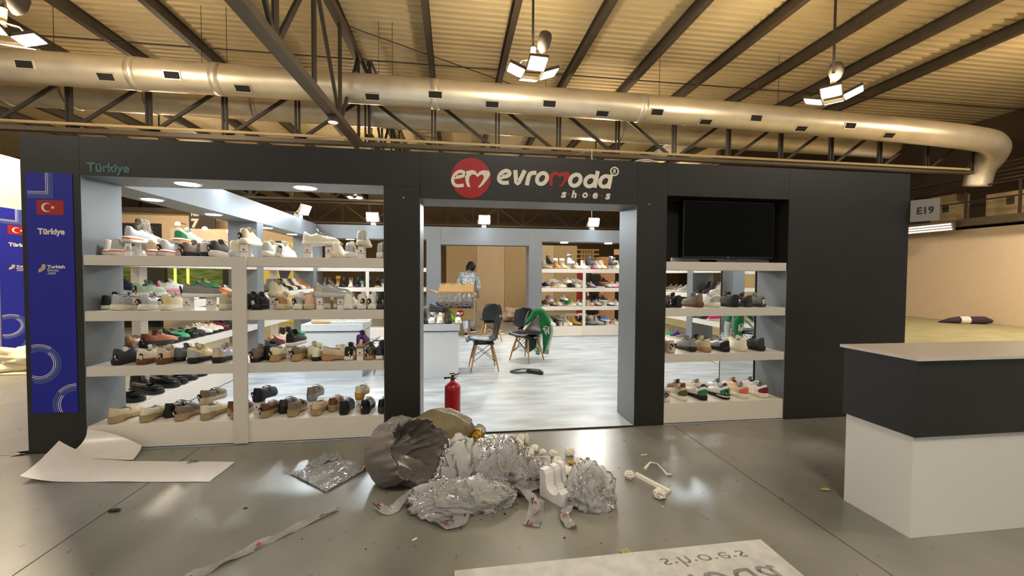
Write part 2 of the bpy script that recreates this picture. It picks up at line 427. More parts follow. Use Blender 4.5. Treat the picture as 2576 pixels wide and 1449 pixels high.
# ------------------------------------------------------------------ pendant lamp clusters
def pendant(label, x, y, z, rz, led=M_LEDW):
    t = thing('pendant_lamp', label, 'lamp', (x, y, z), rz, 'hall pendant lamps')
    MB().tube([(0, 0, .33), (0, 0, 7.2 - z)], .022, 8).obj('rod', M_STEELD, t)
    MB().lathe([(.03, .36), (.085, .42), (.115, .5), (.12, .62), (.10, .69), (.03, .71)], 16, M=Matrix.Translation((.06, -.02, 0)) @ Matrix.Rotation(.25, 4, 'Y')).obj('motor_housing', mat('motor_grey', '4a423a', .6), t, smooth=True)
    MB().tube([(.01, 0, .42), (0, 0, .26), (0, 0, .16)], .045, 10).obj('neck', M_PIPE, t)
    MB().tube([(-.26, 0, .10), (-.2, 0, .17), (0, 0, .2), (.2, 0, .17), (.26, 0, .10)], .016, 8).obj('yoke', M_STEELD, t)
    for a, r, tl in ((0, .30, .35), (90, .30, .35), (180, .30, .35), (270, .30, .35)):
        Mx = Matrix.Rotation(radians(a), 4, 'Z') @ Matrix.Translation((r, 0, 0)) @ Matrix.Rotation(-tl, 4, 'Y')
        hd = MB().box((-.15, -.16, .0), (.15, .16, .05), M=Mx).obj('lamp_head', M_STEEL, t)
        MB().box((-.13, -.14, -.006), (.13, .14, -.001), M=Mx).obj('led_face', led, hd)
    li = bpy.data.lights.new('added_uplight', 'POINT'); li.energy = P_UPLIGHT; li.color = (1.0, .84, .60); li.shadow_soft_size = .15  # bare point light added above the heads to brighten the roof
    lo = ob('added_uplight', li, t, (0, 0, .24))
    return t
PENDANTS = []
pendant('bright four-head pendant lamp hanging over the doorway', *at(1340, 182, Y=3.5), 0.08)
pendant('four-head pendant lamp hanging over the plain dark panel', *at(2095, 245, Y=3.2), .7)
pendant('four-head pendant lamp half out of frame above the banner', *at(8, 92, Y=3.7), .2, M_LEDW2)
pendant('distant pendant lamp seen through the display window above the shoes', -3.1, 13.0, 5.1, .3)
for x, y, lb in ((-6.5, -3.6, 'overhead behind the viewer on the banner side'), (1.2, -4.3, 'overhead behind the viewer facing the doorway'), (7.4, -3.4, 'overhead behind the viewer on the counter side'), (-14, 4, 'past the neighbouring white wall'), (-9.5, 11.5, 'over the lit booths beyond the banner-side wall'), (4.6, 9.6, 'set out of view to light the brown partition'), (14.2, 3.2, 'added out of view to light the beige wall'), (-12, 18, 'deep in the hall past the hall sign'), (3, 20, 'deepest in the hall past the brown partition'), (-5.5, 21, 'added unseen to light the deep hall past the yellow poster'), (11, 17, 'added unseen to light the deep hall past the crate panel')):  # partition lamp moved forward, out of view, to brighten the partition
    pendant('four-head hall pendant lamp ' + lb, x, y, 5.0 if y < 9 else 4.65 if y < 10 else 5.0 if y < 13 else 5.7, x * .7, M_LEDW2 if x > 14 else M_LEDW)  # added unseen for brightness: lamps by beige wall, yellow poster, crate panel
# ------------------------------------------------------------------ the stand's walls
XL, XLI, XR, XRI, TH, HT = -3.312, -2.91, 4.668, 4.266, .412, 2.5
YB0, YB1 = 5.75, 6.16
SH = (1.572, 1.125, .68)          # shelf tops
ST = .08
wf = ob('wall_front', None, kind='structure')
P = lambda nm, a, b, m=M_CHAR, par=wf: B(a, b).obj(nm, m, par)
P('panel', (XL, 0, 0), (XLI, TH, HT))                       # pillar with the banner
P('panel', (XLI + .002, 0, 2.2), (-.292, TH, HT))           # header over the window bay
P('panel', (-.596, 0, 0), (-.294, TH, 2.198))               # pillar beside the doorway
P('panel', (-.29, 0, 2.1), (1.704, TH, HT))                 # sign header
P('panel', (1.706, 0, 0), (2.002, TH, HT))                  # pillar beside the screen
P('panel', (2.004, 0, 2.195), (3.284, TH, HT))              # header over the screen
P('panel', (3.286, 0, 0), (XR, TH, HT))                     # wide blank panel
wl = ob('wall_left', None, kind='structure')
G = M_GREYP
P('panel', (XL, TH + .002, 2.2), (XLI, YB0, HT), G, wl)
P('panel', (XL, 3.0, 0), (XLI, 3.21, 2.198), G, wl)
P('panel', (XL, 5.55, 0), (XLI, YB0, 2.198), G, wl)
wr = ob('wall_right', None, kind='structure')
P('panel', (XRI, TH + .002, 2.2), (XR, YB0, HT), G, wr)
P('panel', (XRI, TH + .002, 0), (XR, 1.05, 2.198), G, wr)
P('panel', (3.286, TH + .004, .004), (XRI - .002, 1.04, 2.498), G, wr)
P('panel', (XRI, 3.28, 0), (XR, 3.46, 2.198), G, wr)
P('panel', (XRI, 5.5, 0), (XR, YB0, 2.198), G, wr)
wb = ob('wall_back', None, kind='structure')
P('panel', (XL, YB0 + .002, 2.21), (-.6, YB1, HT), G, wb)
P('panel', (XL, YB0 + .002, 0), (XLI, YB1, 2.208), G, wb)
P('panel', (-.598, YB0, 0), (-.287, YB1, HT), G, wb)
P('panel', (-.285, YB0, 2.107), (1.716, YB1, HT), G, wb)
P('panel', (1.718, YB0, 0), (2.018, YB1, HT), G, wb)
P('panel', (2.02, YB0, 2.215), (XR, YB1, HT), G, wb)
P('panel', (XRI, YB0 + .002, 0), (XR, YB1, 2.213), G, wb)
# inner linings of the front wall are the same grey as the stand's inside
li = ob('wall_front', None, kind='structure')
e = .004
for a, b in (((XLI, .004, 0), (XLI + e, TH, 2.196)), ((-.596 - e, .004, 0), (-.596, TH, 2.196)), ((XLI + e, .004, 2.196), (-.6, TH, 2.2)),
             ((-.294, .004, .0125), (-.29, TH, 2.096)), ((1.702, .004, .0125), (1.706, TH, 2.096)), ((-.29, .004, 2.096), (1.702, TH, 2.1)),
             ((2.002, .004, 0), (2.006, TH, 1.5)), ((3.281, .004, 0), (3.286, TH, 1.5)),
             ((XLI, TH, 2.2), (XRI, TH + .003, HT)), ((-.596, TH, 0), (-.29, TH + .003, 2.2)), ((1.704, TH, 0), (2.004, TH + .003, 2.2)), ((3.284, TH, 0), (XRI, TH + .003, 2.2))):
    B(a, b).obj('lining', G, li)

# ------------------------------------------------------------------ shelving
def shelving(label, x0, x1, y0, y1, tops, post=None, plinth=.2, along='x', mats=(M_WHITE, M_PLINTH), th=ST):
    t = thing('display_shelving', label, 'shelving', (0, 0, 0))
    for i, z in enumerate(tops):
        B((x0, y0, z - th), (x1, y1, z), .002).obj('shelf', mats[0], t)
    B((x0, y0, .012), (x1, y1, plinth), .002).obj('plinth', mats[1], t)
    for a, b, zt in post or ():
        if along == 'x': B((a, y0 - .018, .012), (b, y0 - .001, zt)).obj('post', mats[0], t)
        else: B((y0 and (x0 + .02), a, plinth), (x0 + .1 if x0 > 0 else x0 + .1, b, max(tops) - th)).obj('post', mats[0], t)
    return t
shelving('white shelves filling the wide window bay beside the blue banner', XLI + .006, -.602, .006, .405, SH, [(-1.813, -1.703, 1.574)])
shelving('white shelves of the narrow bay under the black screen', 2.008, 3.279, .006, .405, (1.570, 1.126, .682), plinth=.204)
shelving('white shelves in the banner-side wall, section nearer the window', XL + .01, XLI - .004, .42, 2.99, (SH[1], SH[2], SH[0]), [(1.05, 1.16, 0)], along='y')
shelving('white shelves in the banner-side wall, section nearer the rear', XL + .01, XLI - .004, 3.22, 5.54, (SH[1], SH[2], SH[0]), [(4.35, 4.46, 0)], along='y')
shelving('white shelves in the mirror-side wall', XRI + .004, XR - .01, 3.47, 5.49, (SH[1], SH[2], SH[0]), along='y')
shelving('white shelves in the section behind the mirrored cabin', XRI + .004, XR - .01, 1.06, 3.27, (SH[1], SH[2], SH[0]), along='y')
RB = (1.583, 1.143, .71)
shelving('white shelves of the rear bay seen through the doorway', 2.02, XRI - .002, YB0 + .01, YB1 - .01, RB, [(3.0, 3.07, 1.49)], .239, th=.09)
shelving('white shelves of the rear bay seen through the window bay', XLI + .004, -.602, YB0 + .01, YB1 - .01, RB, [(-1.9, -1.83, 1.49)], .239, th=.09)
# tall mirror on the mirror-side wall
mi = thing('mirror', 'tall mirror reflecting the green jacket, behind the narrow shelf bay', 'mirror')
B((3.274, .43, .02), (3.282, 1.015, 2.15)).obj('glass', M_MIRROR, mi)
for y in (.42, 1.015): B((3.272, y, .02), (3.284, y + .012, 2.16)).obj('edge_trim', M_STEELD, mi)

# downlights
for (x, y, wl_) in ((-2.24, .185, 'first in the soffit over the window bay'), (-1.297, .187, 'second in the soffit over the window bay'), (-3.09, 1.083, 'nearest in the banner-side wall beam'), (-3.07, 2.165, 'second along the banner-side wall beam'),
                    (-3.07, 3.717, 'third along the banner-side wall beam'), (-3.07, 4.818, 'last along the banner-side wall beam'), (-2.26, 5.93, 'in the rear beam behind the window bay'), (-1.2, 5.93, 'in the rear beam hidden by the doorway pillar'),
                    (2.592, 5.93, 'first in the rear beam seen through the doorway'), (3.675, 5.93, 'second in the rear beam seen through the doorway'), (4.47, 2.87, 'in the mirror-side wall beam near the mirror'), (4.47, 4.5, 'in the mirror-side wall beam near the rear')):
    t = thing('downlight', 'round white downlight, ' + wl_, 'light', (x, y, 2.2 if y < 5.7 else 2.21), group='round downlights of the stand')
    tr_ = MB().lathe([(.10, -.012), (.108, -.006), (.108, -.0005), (.085, -.0005), (.085, -.012)], 24).obj('trim_ring', M_WHITE, t)
    MB().lathe([(.001, -.014), (.085, -.0135), (.085, -.004), (.001, -.004)], 24).obj('lens', M_DOWN, tr_)
# floodlights clipped on the walls' top edge
def flood(label, x, y, z, rz, tilt=.45):
    t = thing('floodlight', label, 'light', (x, y, z), rz, 'white floodlights on the stand walls')     # faces local -y
    Mx = Matrix.Translation((0, -.16, .16)) @ Matrix.Rotation(tilt, 4, 'X')
    MB().box((-.13, .0, -.10), (.13, .05, .10), M=Mx, c=.006).obj('housing', M_WHITE, t); hs_ = t.children[-1] if t.children else t
    MB().box((-.115, -.006, -.085), (.115, -.001, .085), M=Mx).obj('led_face', M_FLOOD, hs_)
    MB().tube([(-.14, -.14, .16), (-.14, -.03, .08), (.14, -.03, .08), (.14, -.14, .16)], .008, 6).obj('bracket', M_WHITE, t)
    B((-.05, -.06, .0), (.05, .06, .085), .004).obj('clamp', M_WHITE, t)
    return t
flood('glaring floodlight on the rear wall above the brown partition', .678, 5.80, 2.5, 0)
flood('glaring floodlight on the rear wall above the boot shelf, its cable going up', 3.215, 5.80, 2.5, 0)
flood('glaring floodlight on the rear wall, beside the doorway pillar in the window view', -1.734, 5.80, 2.5, 0)
flood('diamond-turned floodlight on the banner-side wall near the rear', -2.98, 4.9, 2.5, radians(70))
flood('white floodlight housing on the banner-side wall near the window', -2.98, 2.0, 2.5, radians(90), .6)
flood('floodlight on the mirror-side wall top', 4.34, 3.0, 2.5, radians(-90))
flood('floodlight behind the header over the window bay', -1.75, .36, 2.34, pi, .7)
flood('floodlight behind the header over the blank panel', 3.4, .36, 2.34, pi, .7)
MB().tube([(3.215, 5.8, 2.7), (3.215, 5.85, 4.4), (3.22, 7.1, 4.62)], .006, 5).obj('cable', M_WHITE, label='thin pale cable rising from the boot-shelf floodlight', cat='cable')
MB().tube(curve([(1.69, .05, 2.505), (1.74, .03, 2.52), (1.83, .03, 2.525), (1.93, .06, 2.51), (2.05, .2, 2.505)], 5), .009, 6).obj('cable', M_WHITE, label='short white cable curling over the facade top between sign and screen', cat='cable')

# ------------------------------------------------------------------ red and white shop sign, traced strokes on the header
def sp(px, py): p = at(1100 + px / 4.77, 380 + py / 4.77, Y=-.004); return (p.x, p.z)
sg = thing('shop_sign', 'red and white shop lettering with round heart emblem over the doorway', 'sign', (0, 0, 0))
def letter(polys, m, dep=.004, off=0., nm='letter'):
    mb = MB()
    for i_, (outer, holes) in enumerate(polys):
        slab_mesh(mb, [sp(*p) for p in outer], lambda x, y, d, o2=i_ * .0006: (x, -.0005 - off - o2 - dep + d, y), dep, [[sp(*p) for p in h] for h in holes])
    return mb.obj(nm, m, sg)
def ell(cx, cy, rx, ry, n=28, sh=0.): return [(cx + rx * cos(2 * pi * i / n) - sh * ry * sin(2 * pi * i / n), cy + ry * sin(2 * pi * i / n)) for i in range(n)]
letter([(ell(403, 324, 238, 243, 48), [])], M_RED, .004, nm='disc')
letter([stroke(curve([(212, 318), (300, 302), (326, 275), (304, 250), (258, 248), (212, 285), (185, 345), (200, 398), (245, 418), (318, 410)], 5), 40)], M_TEXTW, .003, .0045)
heart = lambda: [(395, 437), (363, 430), (345, 385), (335, 335), (332, 280), (352, 242), (418, 228), (458, 240), (482, 276), (508, 246), (548, 232), (622, 238), (637, 280), (610, 330), (556, 398), (515, 434), (482, 437), (522, 392), (552, 340), (560, 302), (540, 282), (512, 290), (482, 314), (455, 286), (420, 279), (388, 305), (379, 358)]
letter([(heart(), [])], M_TEXTW, .003, .0045)
letter([stroke(curve([(762, 316), (845, 296), (868, 268), (848, 240), (808, 240), (762, 272), (740, 322), (752, 362), (795, 382), (858, 378)], 5), 47)], M_TEXTW)
letter([stroke([(936, 228), (948, 380), (962, 390), (978, 378), (1052, 232)], 50)], M_TEXTW)
letter([stroke(curve([(1074, 412), (1098, 310), (1126, 268), (1190, 261)], 5), 50)], M_TEXTW)
letter([stroke(ell(1257, 330, 59, 66, 28, .22), 47, True)], M_TEXTW)
letter([([(1385, 424), (1352, 420), (1338, 370), (1337, 325), (1348, 288), (1378, 258), (1415, 244), (1442, 250), (1466, 268), (1500, 254), (1545, 250), (1588, 262), (1592, 290), (1568, 335), (1530, 386), (1495, 428), (1460, 430), (1492, 390), (1518, 345), (1520, 308), (1498, 300), (1464, 320), (1440, 292), (1414, 290), (1392, 312), (1380, 352)], [])], M_RED)
letter([stroke(ell(1657, 349, 62, 67, 28, .22), 47, True)], M_TEXTW)
letter([stroke(ell(1836, 362, 60, 62, 28, .22), 46, True), stroke([(1926, 240), (1888, 440)], 47)], M_TEXTW)
letter([stroke(ell(2014, 364, 60, 64, 28, .22), 46, True), stroke([(2086, 285), (2054, 452)], 47)], M_TEXTW)
letter([stroke(ell(2127, 244, 45, 48, 30), 16, True)], M_TEXTW, nm='ring')
for i, (s, cx, cy, wd, ht) in enumerate((('R', 2126, 244, 38, 50), ('s', 1517, 526, 68, 70), ('h', 1640, 518, 66, 88), ('o', 1774, 530, 66, 66), ('e', 1895, 536, 62, 70), ('s', 2047, 545, 66, 72))):
    a, b = sp(cx - wd / 2, cy + ht / 2), sp(cx + wd / 2, cy - ht / 2)
    wall_text(s, a[0], a[1], b[0] - a[0], M_TEXTW, sg, y=-.003, height=b[1] - a[1], name='letter', bold=.004, shear=.22, depth=.004)
for cx, cy in ((1580, 524), (1707, 530), (1833, 533), (1972, 540)): letter([(ell(cx, cy, 13, 13, 12), [])], M_RED, nm='dot')
# faint teal wording on the header beside the banner
t = wall_text('Türkiye', -2.858, 2.205, .305, M_TEAL, None, y=-.002, height=.095, bold=.004, depth=.002, name='header_lettering')
t['label'] = 'faint teal country name on the dark header above the window bay'; t['category'] = 'lettering'
for px, pz in ((1015, 497), (1633, 514)):
    p = at(px, pz, Y=0)
    MB().lathe([(.001, 0), (.006, 0), (.006, .003), (.001, .004)], 10, M=Matrix.Translation((p.x, 0, p.z)) @ Matrix.Rotation(pi / 2, 4, 'X')).obj('screw_cap', M_WHITE, wf)

# ------------------------------------------------------------------ banners
def banner(label, M0, sx=1., sy=1.):
    """local x right 0..0.318, z 0..1.885 up, faces local -y"""
    t = thing('banner', label, 'banner'); t.matrix_world = M0
    X = lambda x: x * sx
    Zs = lambda z: z * sy
    def put(mb, nm, m, par=None): return mb.obj(nm, m, par or t)
    put(MB().box((0, -.003, 0), (X(.318), 0, Zs(1.885))), 'fabric', M_BLUE)
    q = lambda a, b, y=-.004: MB().box((X(a[0]), y, Zs(a[1])), (X(b[0]), -.003, Zs(b[1])))
    cols = [mat('banner_white', 'e8e6ea', .6), mat('banner_white', 'e8e6ea', .6), mat('banner_grey', '8f90a8', .6), mat('banner_slate', '5f7fa0', .6), mat('banner_slate', '5f7fa0', .6)]
    for i in range(5):      # corner of five lines
        o_ = i * .0115
        mb = MB(); mb.box((X(.01), -.0042, Zs(1.735 - o_)), (X(.138 + o_), -.003, Zs(1.739 - o_))); mb.box((X(.134 + o_), -.0042, Zs(1.739 - o_)), (X(.138 + o_), -.003, Zs(1.885)))
        put(mb, 'corner_line', cols[i])
    def arcs(cx, cz, r0, lo, hi, rev):
        for i in range(5):
            r = r0 - i * .0125; m_ = cols[i if not rev else 4 - i]
            n = 30; pts = [(cx + r * cos(lo + (hi - lo) * j / n), cz + r * sin(lo + (hi - lo) * j / n)) for j in range(n + 1)]
            pts = [p for p in pts if 0.004 < p[0] < .314 and p[1] > 0.004]
            o_, h_ = stroke(pts, .0048); mb = MB(); slab_mesh(mb, [(X(a), Zs(b)) for a, b in o_], lambda x, y, d: (x, -.0042 + d, y), .0011)
            put(mb, 'ring_line', m_)
    arcs(.055, .392, .152, pi * .72, pi * .30, False); arcs(.055, .392, .152, pi * .29, -pi * .75, True)
    arcs(.31, .062, .165, pi * .5, pi * .78, False); arcs(.31, .062, .165, pi * .79, pi * 1.3, True)
    fg = put(q((.07, 1.560), (.254, 1.672)), 'flag', M_RED)
    n = 24; big = [(.138 + .035 * cos(a), 1.616 + .035 * sin(a)) for a in [radians(40) + radians(280) * i / n for i in range(n + 1)]]
    sm = [(.147 + .0285 * cos(a), 1.616 + .0285 * sin(a)) for a in [radians(52) + radians(256) * i / n for i in range(n + 1)]]
    mb = MB(); slab_mesh(mb, [(X(a), Zs(b)) for a, b in big + sm[::-1]], lambda x, y, d: (x, -.0052 + d, y), .001)
    star = [(.181 + (.0165 if i % 2 == 0 else .0066) * cos(pi + i * pi / 5), 1.616 + (.0165 if i % 2 == 0 else .0066) * sin(pi + i * pi / 5)) for i in range(10)]
    slab_mesh(mb, [(X(a), Zs(b)) for a, b in star], lambda x, y, d: (x, -.0052 + d, y), .001)
    put(mb, 'crescent_and_star', M_TEXTW, fg)
    for s, x, z, wd, ht, bo in (('Türkiye', .072, 1.392, .186, .062, .004), ('Turkish', .13, 1.142, .123, .026, .004), ('Shoes', .13, 1.118, .078, .022, .0), ('.com', .13, 1.094, .056, .018, .0)):
        wall_text(s, X(x), Zs(z), X(wd), M_TEXTW, t, y=-.0035, height=Zs(ht), bold=bo, depth=.001)
    sh = curve([(.118, 1.172), (.104, 1.176), (.092, 1.165), (.090, 1.148), (.076, 1.138), (.070, 1.122), (.074, 1.110), (.092, 1.118), (.112, 1.132), (.121, 1.152)], 4, True)
    mb = MB(); slab_mesh(mb, [(X(a), Zs(b)) for a, b in sh], lambda x, y, d: (x, -.0042 + d, y), .001)
    put(mb, 'shell_emblem', mat('banner_sand', 'c0aa88', .6))
    return t
banner('tall blue flag banner with ringed lines on the dark corner pillar', Matrix.Translation((-3.276, -.001, .322)))
banner('brighter blue flag banner on the neighbouring white wall, partly hidden', Matrix.Translation((-7.29, 4.13, .02)) @ Matrix.Rotation(pi / 2, 4, 'Z'), 2.0, 1.31)

# ------------------------------------------------------------------ black screen over the narrow bay
sc = thing('television', 'black wall screen in a dark recess over the narrow shelf bay', 'television')
B((2.008, .20, 1.62), (3.28, .24, 2.19)).obj('recess_panel', M_MATTE, sc)
bz = B((2.225, .10, 1.612), (3.215, .165, 2.178), .004).obj('bezel', M_BLACK, sc)
B((2.243, .096, 1.632), (3.197, .1005, 2.165)).obj('screen', M_GLASSBLK, bz)
B((2.7, .0955, 1.618), (2.72, .0995, 1.622)).obj('power_light', M_WHITE, bz)
B((2.5, .165, 1.75), (2.95, .2, 2.05)).obj('mount', M_STEELD, sc)

# ------------------------------------------------------------------ reception counter
co = thing('counter', 'reception counter with white base, black upper band and pale top', 'counter')
B((2.482, -1.82, 0), (5.2, -1.425, .565), .002).obj('base', mat('counter_white', 'efeeea', .4), co)
B((2.47, -1.835, .565), (5.2, -1.41, .985), .002).obj('band', mat('counter_black', '262829', .45, var=.1, vscale=4), co)
ct = B((2.455, -1.85, .985), (5.2, -1.395, 1.003), .001).obj('top', mat('counter_top', 'b8aea2', .4), co)
B((2.453, -1.852, .986), (5.2, -1.848, 1.0035)).obj('edge_banding', M_WHITE, ct)
B((2.4525, -1.85, .986), (2.456, -1.395, 1.0035)).obj('edge_banding', M_WHITE, ct)

# number plate
np_ = thing('number_plate', 'grey plate reading E19 at the stand\'s far corner', 'sign', (4.675, -.005, 0))
mp = MB().box((.0, -.215, 2.005), (.008, 0, 2.225)).obj('plate', mat('plate_grey', 'a9a7a2', .5), np_)
me = text_mesh('E19', .1, M_BLACK, depth=.002, bold=.003)
o = ob('lettering', me, np_); fit_text(o, .05, 0, .125, .075)
for v in me.vertices: v.co = Vector((-.001 - v.co.z, -v.co.x - .0, v.co.y + 2.075))
np_.rotation_euler = (0, 0, radians(28)); 
# ------------------------------------------------------------------ beyond the stand
wh = ob('wall_back', None, kind='structure'); B((-27, 30, 0), (20, 30.3, 7.2)).obj('panel', mat('far_wall', '6b5638', .8, var=.1, vscale=.4), wh)
wlh = ob('wall_left', None, kind='structure'); B((-7.6, -2.5, 0), (-7.31, 5.6, 3.35)).obj('panel', mat('neighbour_white', 'd9d3cb', .7), wlh)
B((-26.9, -5, 0), (-26.6, 30, 7.2)).obj('panel', mat('far_wall', '6b5638'), wlh)
wrh = ob('wall_right', None, kind='structure')
B((16.6, -4, 0), (16.9, 11.9, 3.02)).obj('panel', M_BEIGEW, wrh)
B((19.2, -4, 0), (19.5, 30, 7.2)).obj('panel', mat('upper_wall', '4d3d2a', .8), wrh)
B((12.0, 14.0, 0), (19.2, 14.3, 7.2)).obj('panel', mat('upper_wall', '4d3d2a', .8), wrh)
# gallery over the right wall
gl = thing('gallery', 'dark steel service gallery above the beige wall', 'gallery')
B((16.2, -4, 3.10), (16.6, 12, 3.32)).obj('edge_beam', M_STEEL, gl)
B((16.6, -4, 3.26), (19.2, 12, 3.32)).obj('deck', M_STEELD, gl)
for z in (3.85, 4.3): MB().tube([(16.25, -4, z), (16.25, 12, z)], .025, 6).obj('rail', M_STEELD, gl)
for y in (1, 3, 5, 6.3, 7.6, 9.2, 11): B((16.22, y, 3.32), (16.28, y + .05, 4.32)).obj('rail_post', M_STEELD, gl)
M_CAB = mat('cabinet_beige', '8f7a58', .6)
for lb, y, z, h, d_ in (('beige switch cabinet on the gallery near the number plate', 8.25, 3.32, .95, .75), ('second beige switch cabinet on the gallery with a dark panel', 6.55, 3.32, .75, .9)):
    c_ = thing('switch_cabinet', lb, 'cabinet'); B((16.75, y, z), (17.3, y + d_, z + h), .01).obj('body', M_CAB, c_); B((16.735, y + .06, z + .05), (16.75, y + d_ - .06, z + h - .05)).obj('door', M_CAB, c_); B((16.725, y + .2, z + .35), (16.736, y + .38, z + .6)).obj('panel', M_STEELD, c_)
c_ = thing('machine_box', 'dark machine box on the gallery behind the rails', 'box'); B((16.8, 4.9, 3.32), (17.8, 6.3, 4.3), .02).obj('body', M_STEELD, c_); B((16.78, 5.1, 3.5), (16.8, 6.1, 4.15)).obj('door', M_STEEL, c_)
for i, (z, r) in enumerate(((4.55, .03), (4.68, .025), (4.82, .035), (4.98, .02), (5.12, .03))):
    MB().tube([(16.9 + i * .08, -3, z), (16.9 + i * .08, 12.5, z - .05)], r, 8).obj('conduit', M_STEEL, label=('lowest', 'second lowest', 'middle', 'second highest', 'highest')[i] + ' of the cable conduits along the gallery under the roof', cat='conduit', group='conduits over the gallery')
MB().tube([(15.9, 4.9, 3.3), (15.9, 4.9, 7.1)], .09, 12).obj('standpipe', M_STEEL, label='vertical pipe rising from the gallery beside the duct elbow', cat='pipe')
fx = thing('strip_light', 'bright strip lights glowing below the gallery by the number plate', 'light')
for i in range(3): B((15.9, 7.75 + i * .02, 2.98 + i * .085), (15.94, 10.0, 3.02 + i * .085)).obj('tube', mat('strip_glow', 'ffffff', emit=3.0, ecol=(1, .9, .75)), fx)
B((15.95, 7.7, 2.95), (16.0, 10.1, 3.28)).obj('tray', M_STEEL, fx)
ob_ = thing('rolled_bag', 'dark purple rolled bag lying by the beige wall', 'bag')
MB().tube([(15.2, 7.5, .03), (15.4, 7.35, .09), (15.6, 7.25, .115), (16.2, 7.0, .125), (16.38, 6.95, .1)], [.015, .08, .11, .12, .06], 12).obj('body', mat('purple_bag', '3b2738', .8), ob_, smooth=True)
MB().tube([(15.62, 7.24, .115), (15.84, 7.15, .12)], [.112, .118], 12).obj('label_band', M_PAPER, ob_)

# brown partition behind the rear doorway
bp_ = thing('partition', 'brown chipboard partition of another stand, behind the rear doorway', 'partition')
xs = (-.28, .9, 2.0, 3.1, 4.0, 4.95); zs = (0.0, .95, 1.6, 2.63)
for i in range(5):
    B((xs[i], 12.7, .0), (xs[i + 1] - .012, 12.8, 2.63)).obj('panel', M_BROWNP if i % 2 else mat('chipboard_back_b', 'a48e68', .7, var=.05), bp_)
def panel_thing(name, label, cat, u0, v0, u1, v1, Y, m, th=.06, z0=None):
    a, b = at(u0, v0, Y=Y), at(u1, v1, Y=Y)
    t = thing(name, label, cat, (0, 0, 0))
    B((a.x, Y, max(0, b.z) if z0 is None else z0), (b.x, Y + th, a.z)).obj('board', m, t); return t
# right rear background
panel_thing('display_board', 'maroon booth board behind the boot shelf', 'board', 1453, 657, 1506, 790, 9.6, mat('maroon', '4a1420', .6), z0=0)
panel_thing('display_board', 'red strip board behind the second rear shelf', 'board', 1453, 686, 1467, 710, 9.4, mat('red_board', '9c1d12', .6), z0=0)
panel_thing('crate_panel', 'tan crate side standing behind the rear bay', 'board', 1511, 646, 1546, 790, 9.0, mat('crate_tan', 'b98d63', .7), .4, z0=0)
panel_thing('display_board', 'black booth board at the rear bay\'s far end', 'board', 1546, 641, 1575, 790, 9.3, M_MATTE, z0=0)
panel_thing('display_board', 'pale cream board high behind the black booth board', 'board', 1546, 627, 1580, 642, 10.2, mat('crate_tan', 'b98d63'), z0=0)
rk = thing('storage_rack', 'lit storage rack of pale boxes far behind the boots', 'rack')
a, b = at(1464, 628, Y=17), at(1492, 650, Y=17)
for i in range(5):
    x = a.x + (b.x - a.x) * i / 4; B((x - .05, 17, 0), (x + .05, 17.1, a.z)).obj('upright', M_CARD, rk)
for z in (a.z, (a.z + b.z) / 2, b.z): B((a.x - .3, 16.95, z - .05), (b.x + .3, 17.15, z + .03)).obj('beam', M_CARD, rk)
for i in range(4): B((a.x + .1 + i * (b.x - a.x) / 4, 17.2, b.z), (a.x + (i + .8) * (b.x - a.x) / 4, 17.6, b.z + .28)).obj('carton', M_PAPER, rk)
# plastic-wrapped heaps on the floor behind
def heap(name, label, cat, x, y, rx, ry, h, m, seed, amp=.25, sub=3):
    bm = bmesh.new(); bmesh.ops.create_icosphere(bm, subdivisions=sub, radius=1)
    for v in bm.verts:
        d = v.co.normalized(); nn = noise.noise(d * 1.7 + Vector((seed, 0, 0))) + .6 * abs(noise.noise(d * 4.3 + Vector((0, seed, 0)))) - .35 * abs(noise.noise(d * 9 + Vector((seed, seed, 0))))
        s = 1 + amp * nn; v.co = Vector((d.x * rx * s, d.y * ry * s, max(0.0, h * .42 + d.z * h * .58 * s)))
    me = bpy.data.meshes.new(name); bm.to_mesh(me); bm.free(); me.materials.append(m); me.polygons.foreach_set('use_smooth', [True] * len(me.polygons))
    return ob(name, me, None, (x, y, .003), label=label, cat=cat)
M_HEAP = mat('wrapped_plastic_brownish', 'b7a090', .35, var=.35, vscale=14)
p = at(1292, 808, Z=0); heap('plastic_heap', 'crumpled heap of plastic wrap on the floor beyond the rear doorway', 'plastic', p.x, p.y, .34, .3, .42, M_HEAP, 2.1, .5, 4)
p = at(1452, 822, Z=0); heap('plastic_heap', 'wrapped bundle behind the rear bay\'s lowest shoes', 'plastic', p.x, p.y, .5, .3, .36, M_HEAP, 5.2, .4, 4)
p = at(1500, 820, Z=0); heap('plastic_heap', 'smaller wrapped bundle behind the pale ankle boots', 'plastic', p.x, p.y, .3, .3, .3, M_HEAP, 8.2, .4, 4)
for i, (u, v) in enumerate(((1268, 800), (1255, 834), (1262, 842), (1236, 832), (1302, 822))):
    p = at(u, v, Z=0); heap('paper_scrap', 'small pale scrap on the floor beyond the rear doorway', 'scrap', p.x, p.y, .09, .05, .03, M_TISSUE, i * 3.1, .5, 2)['group'] = 'scraps beyond the rear doorway'

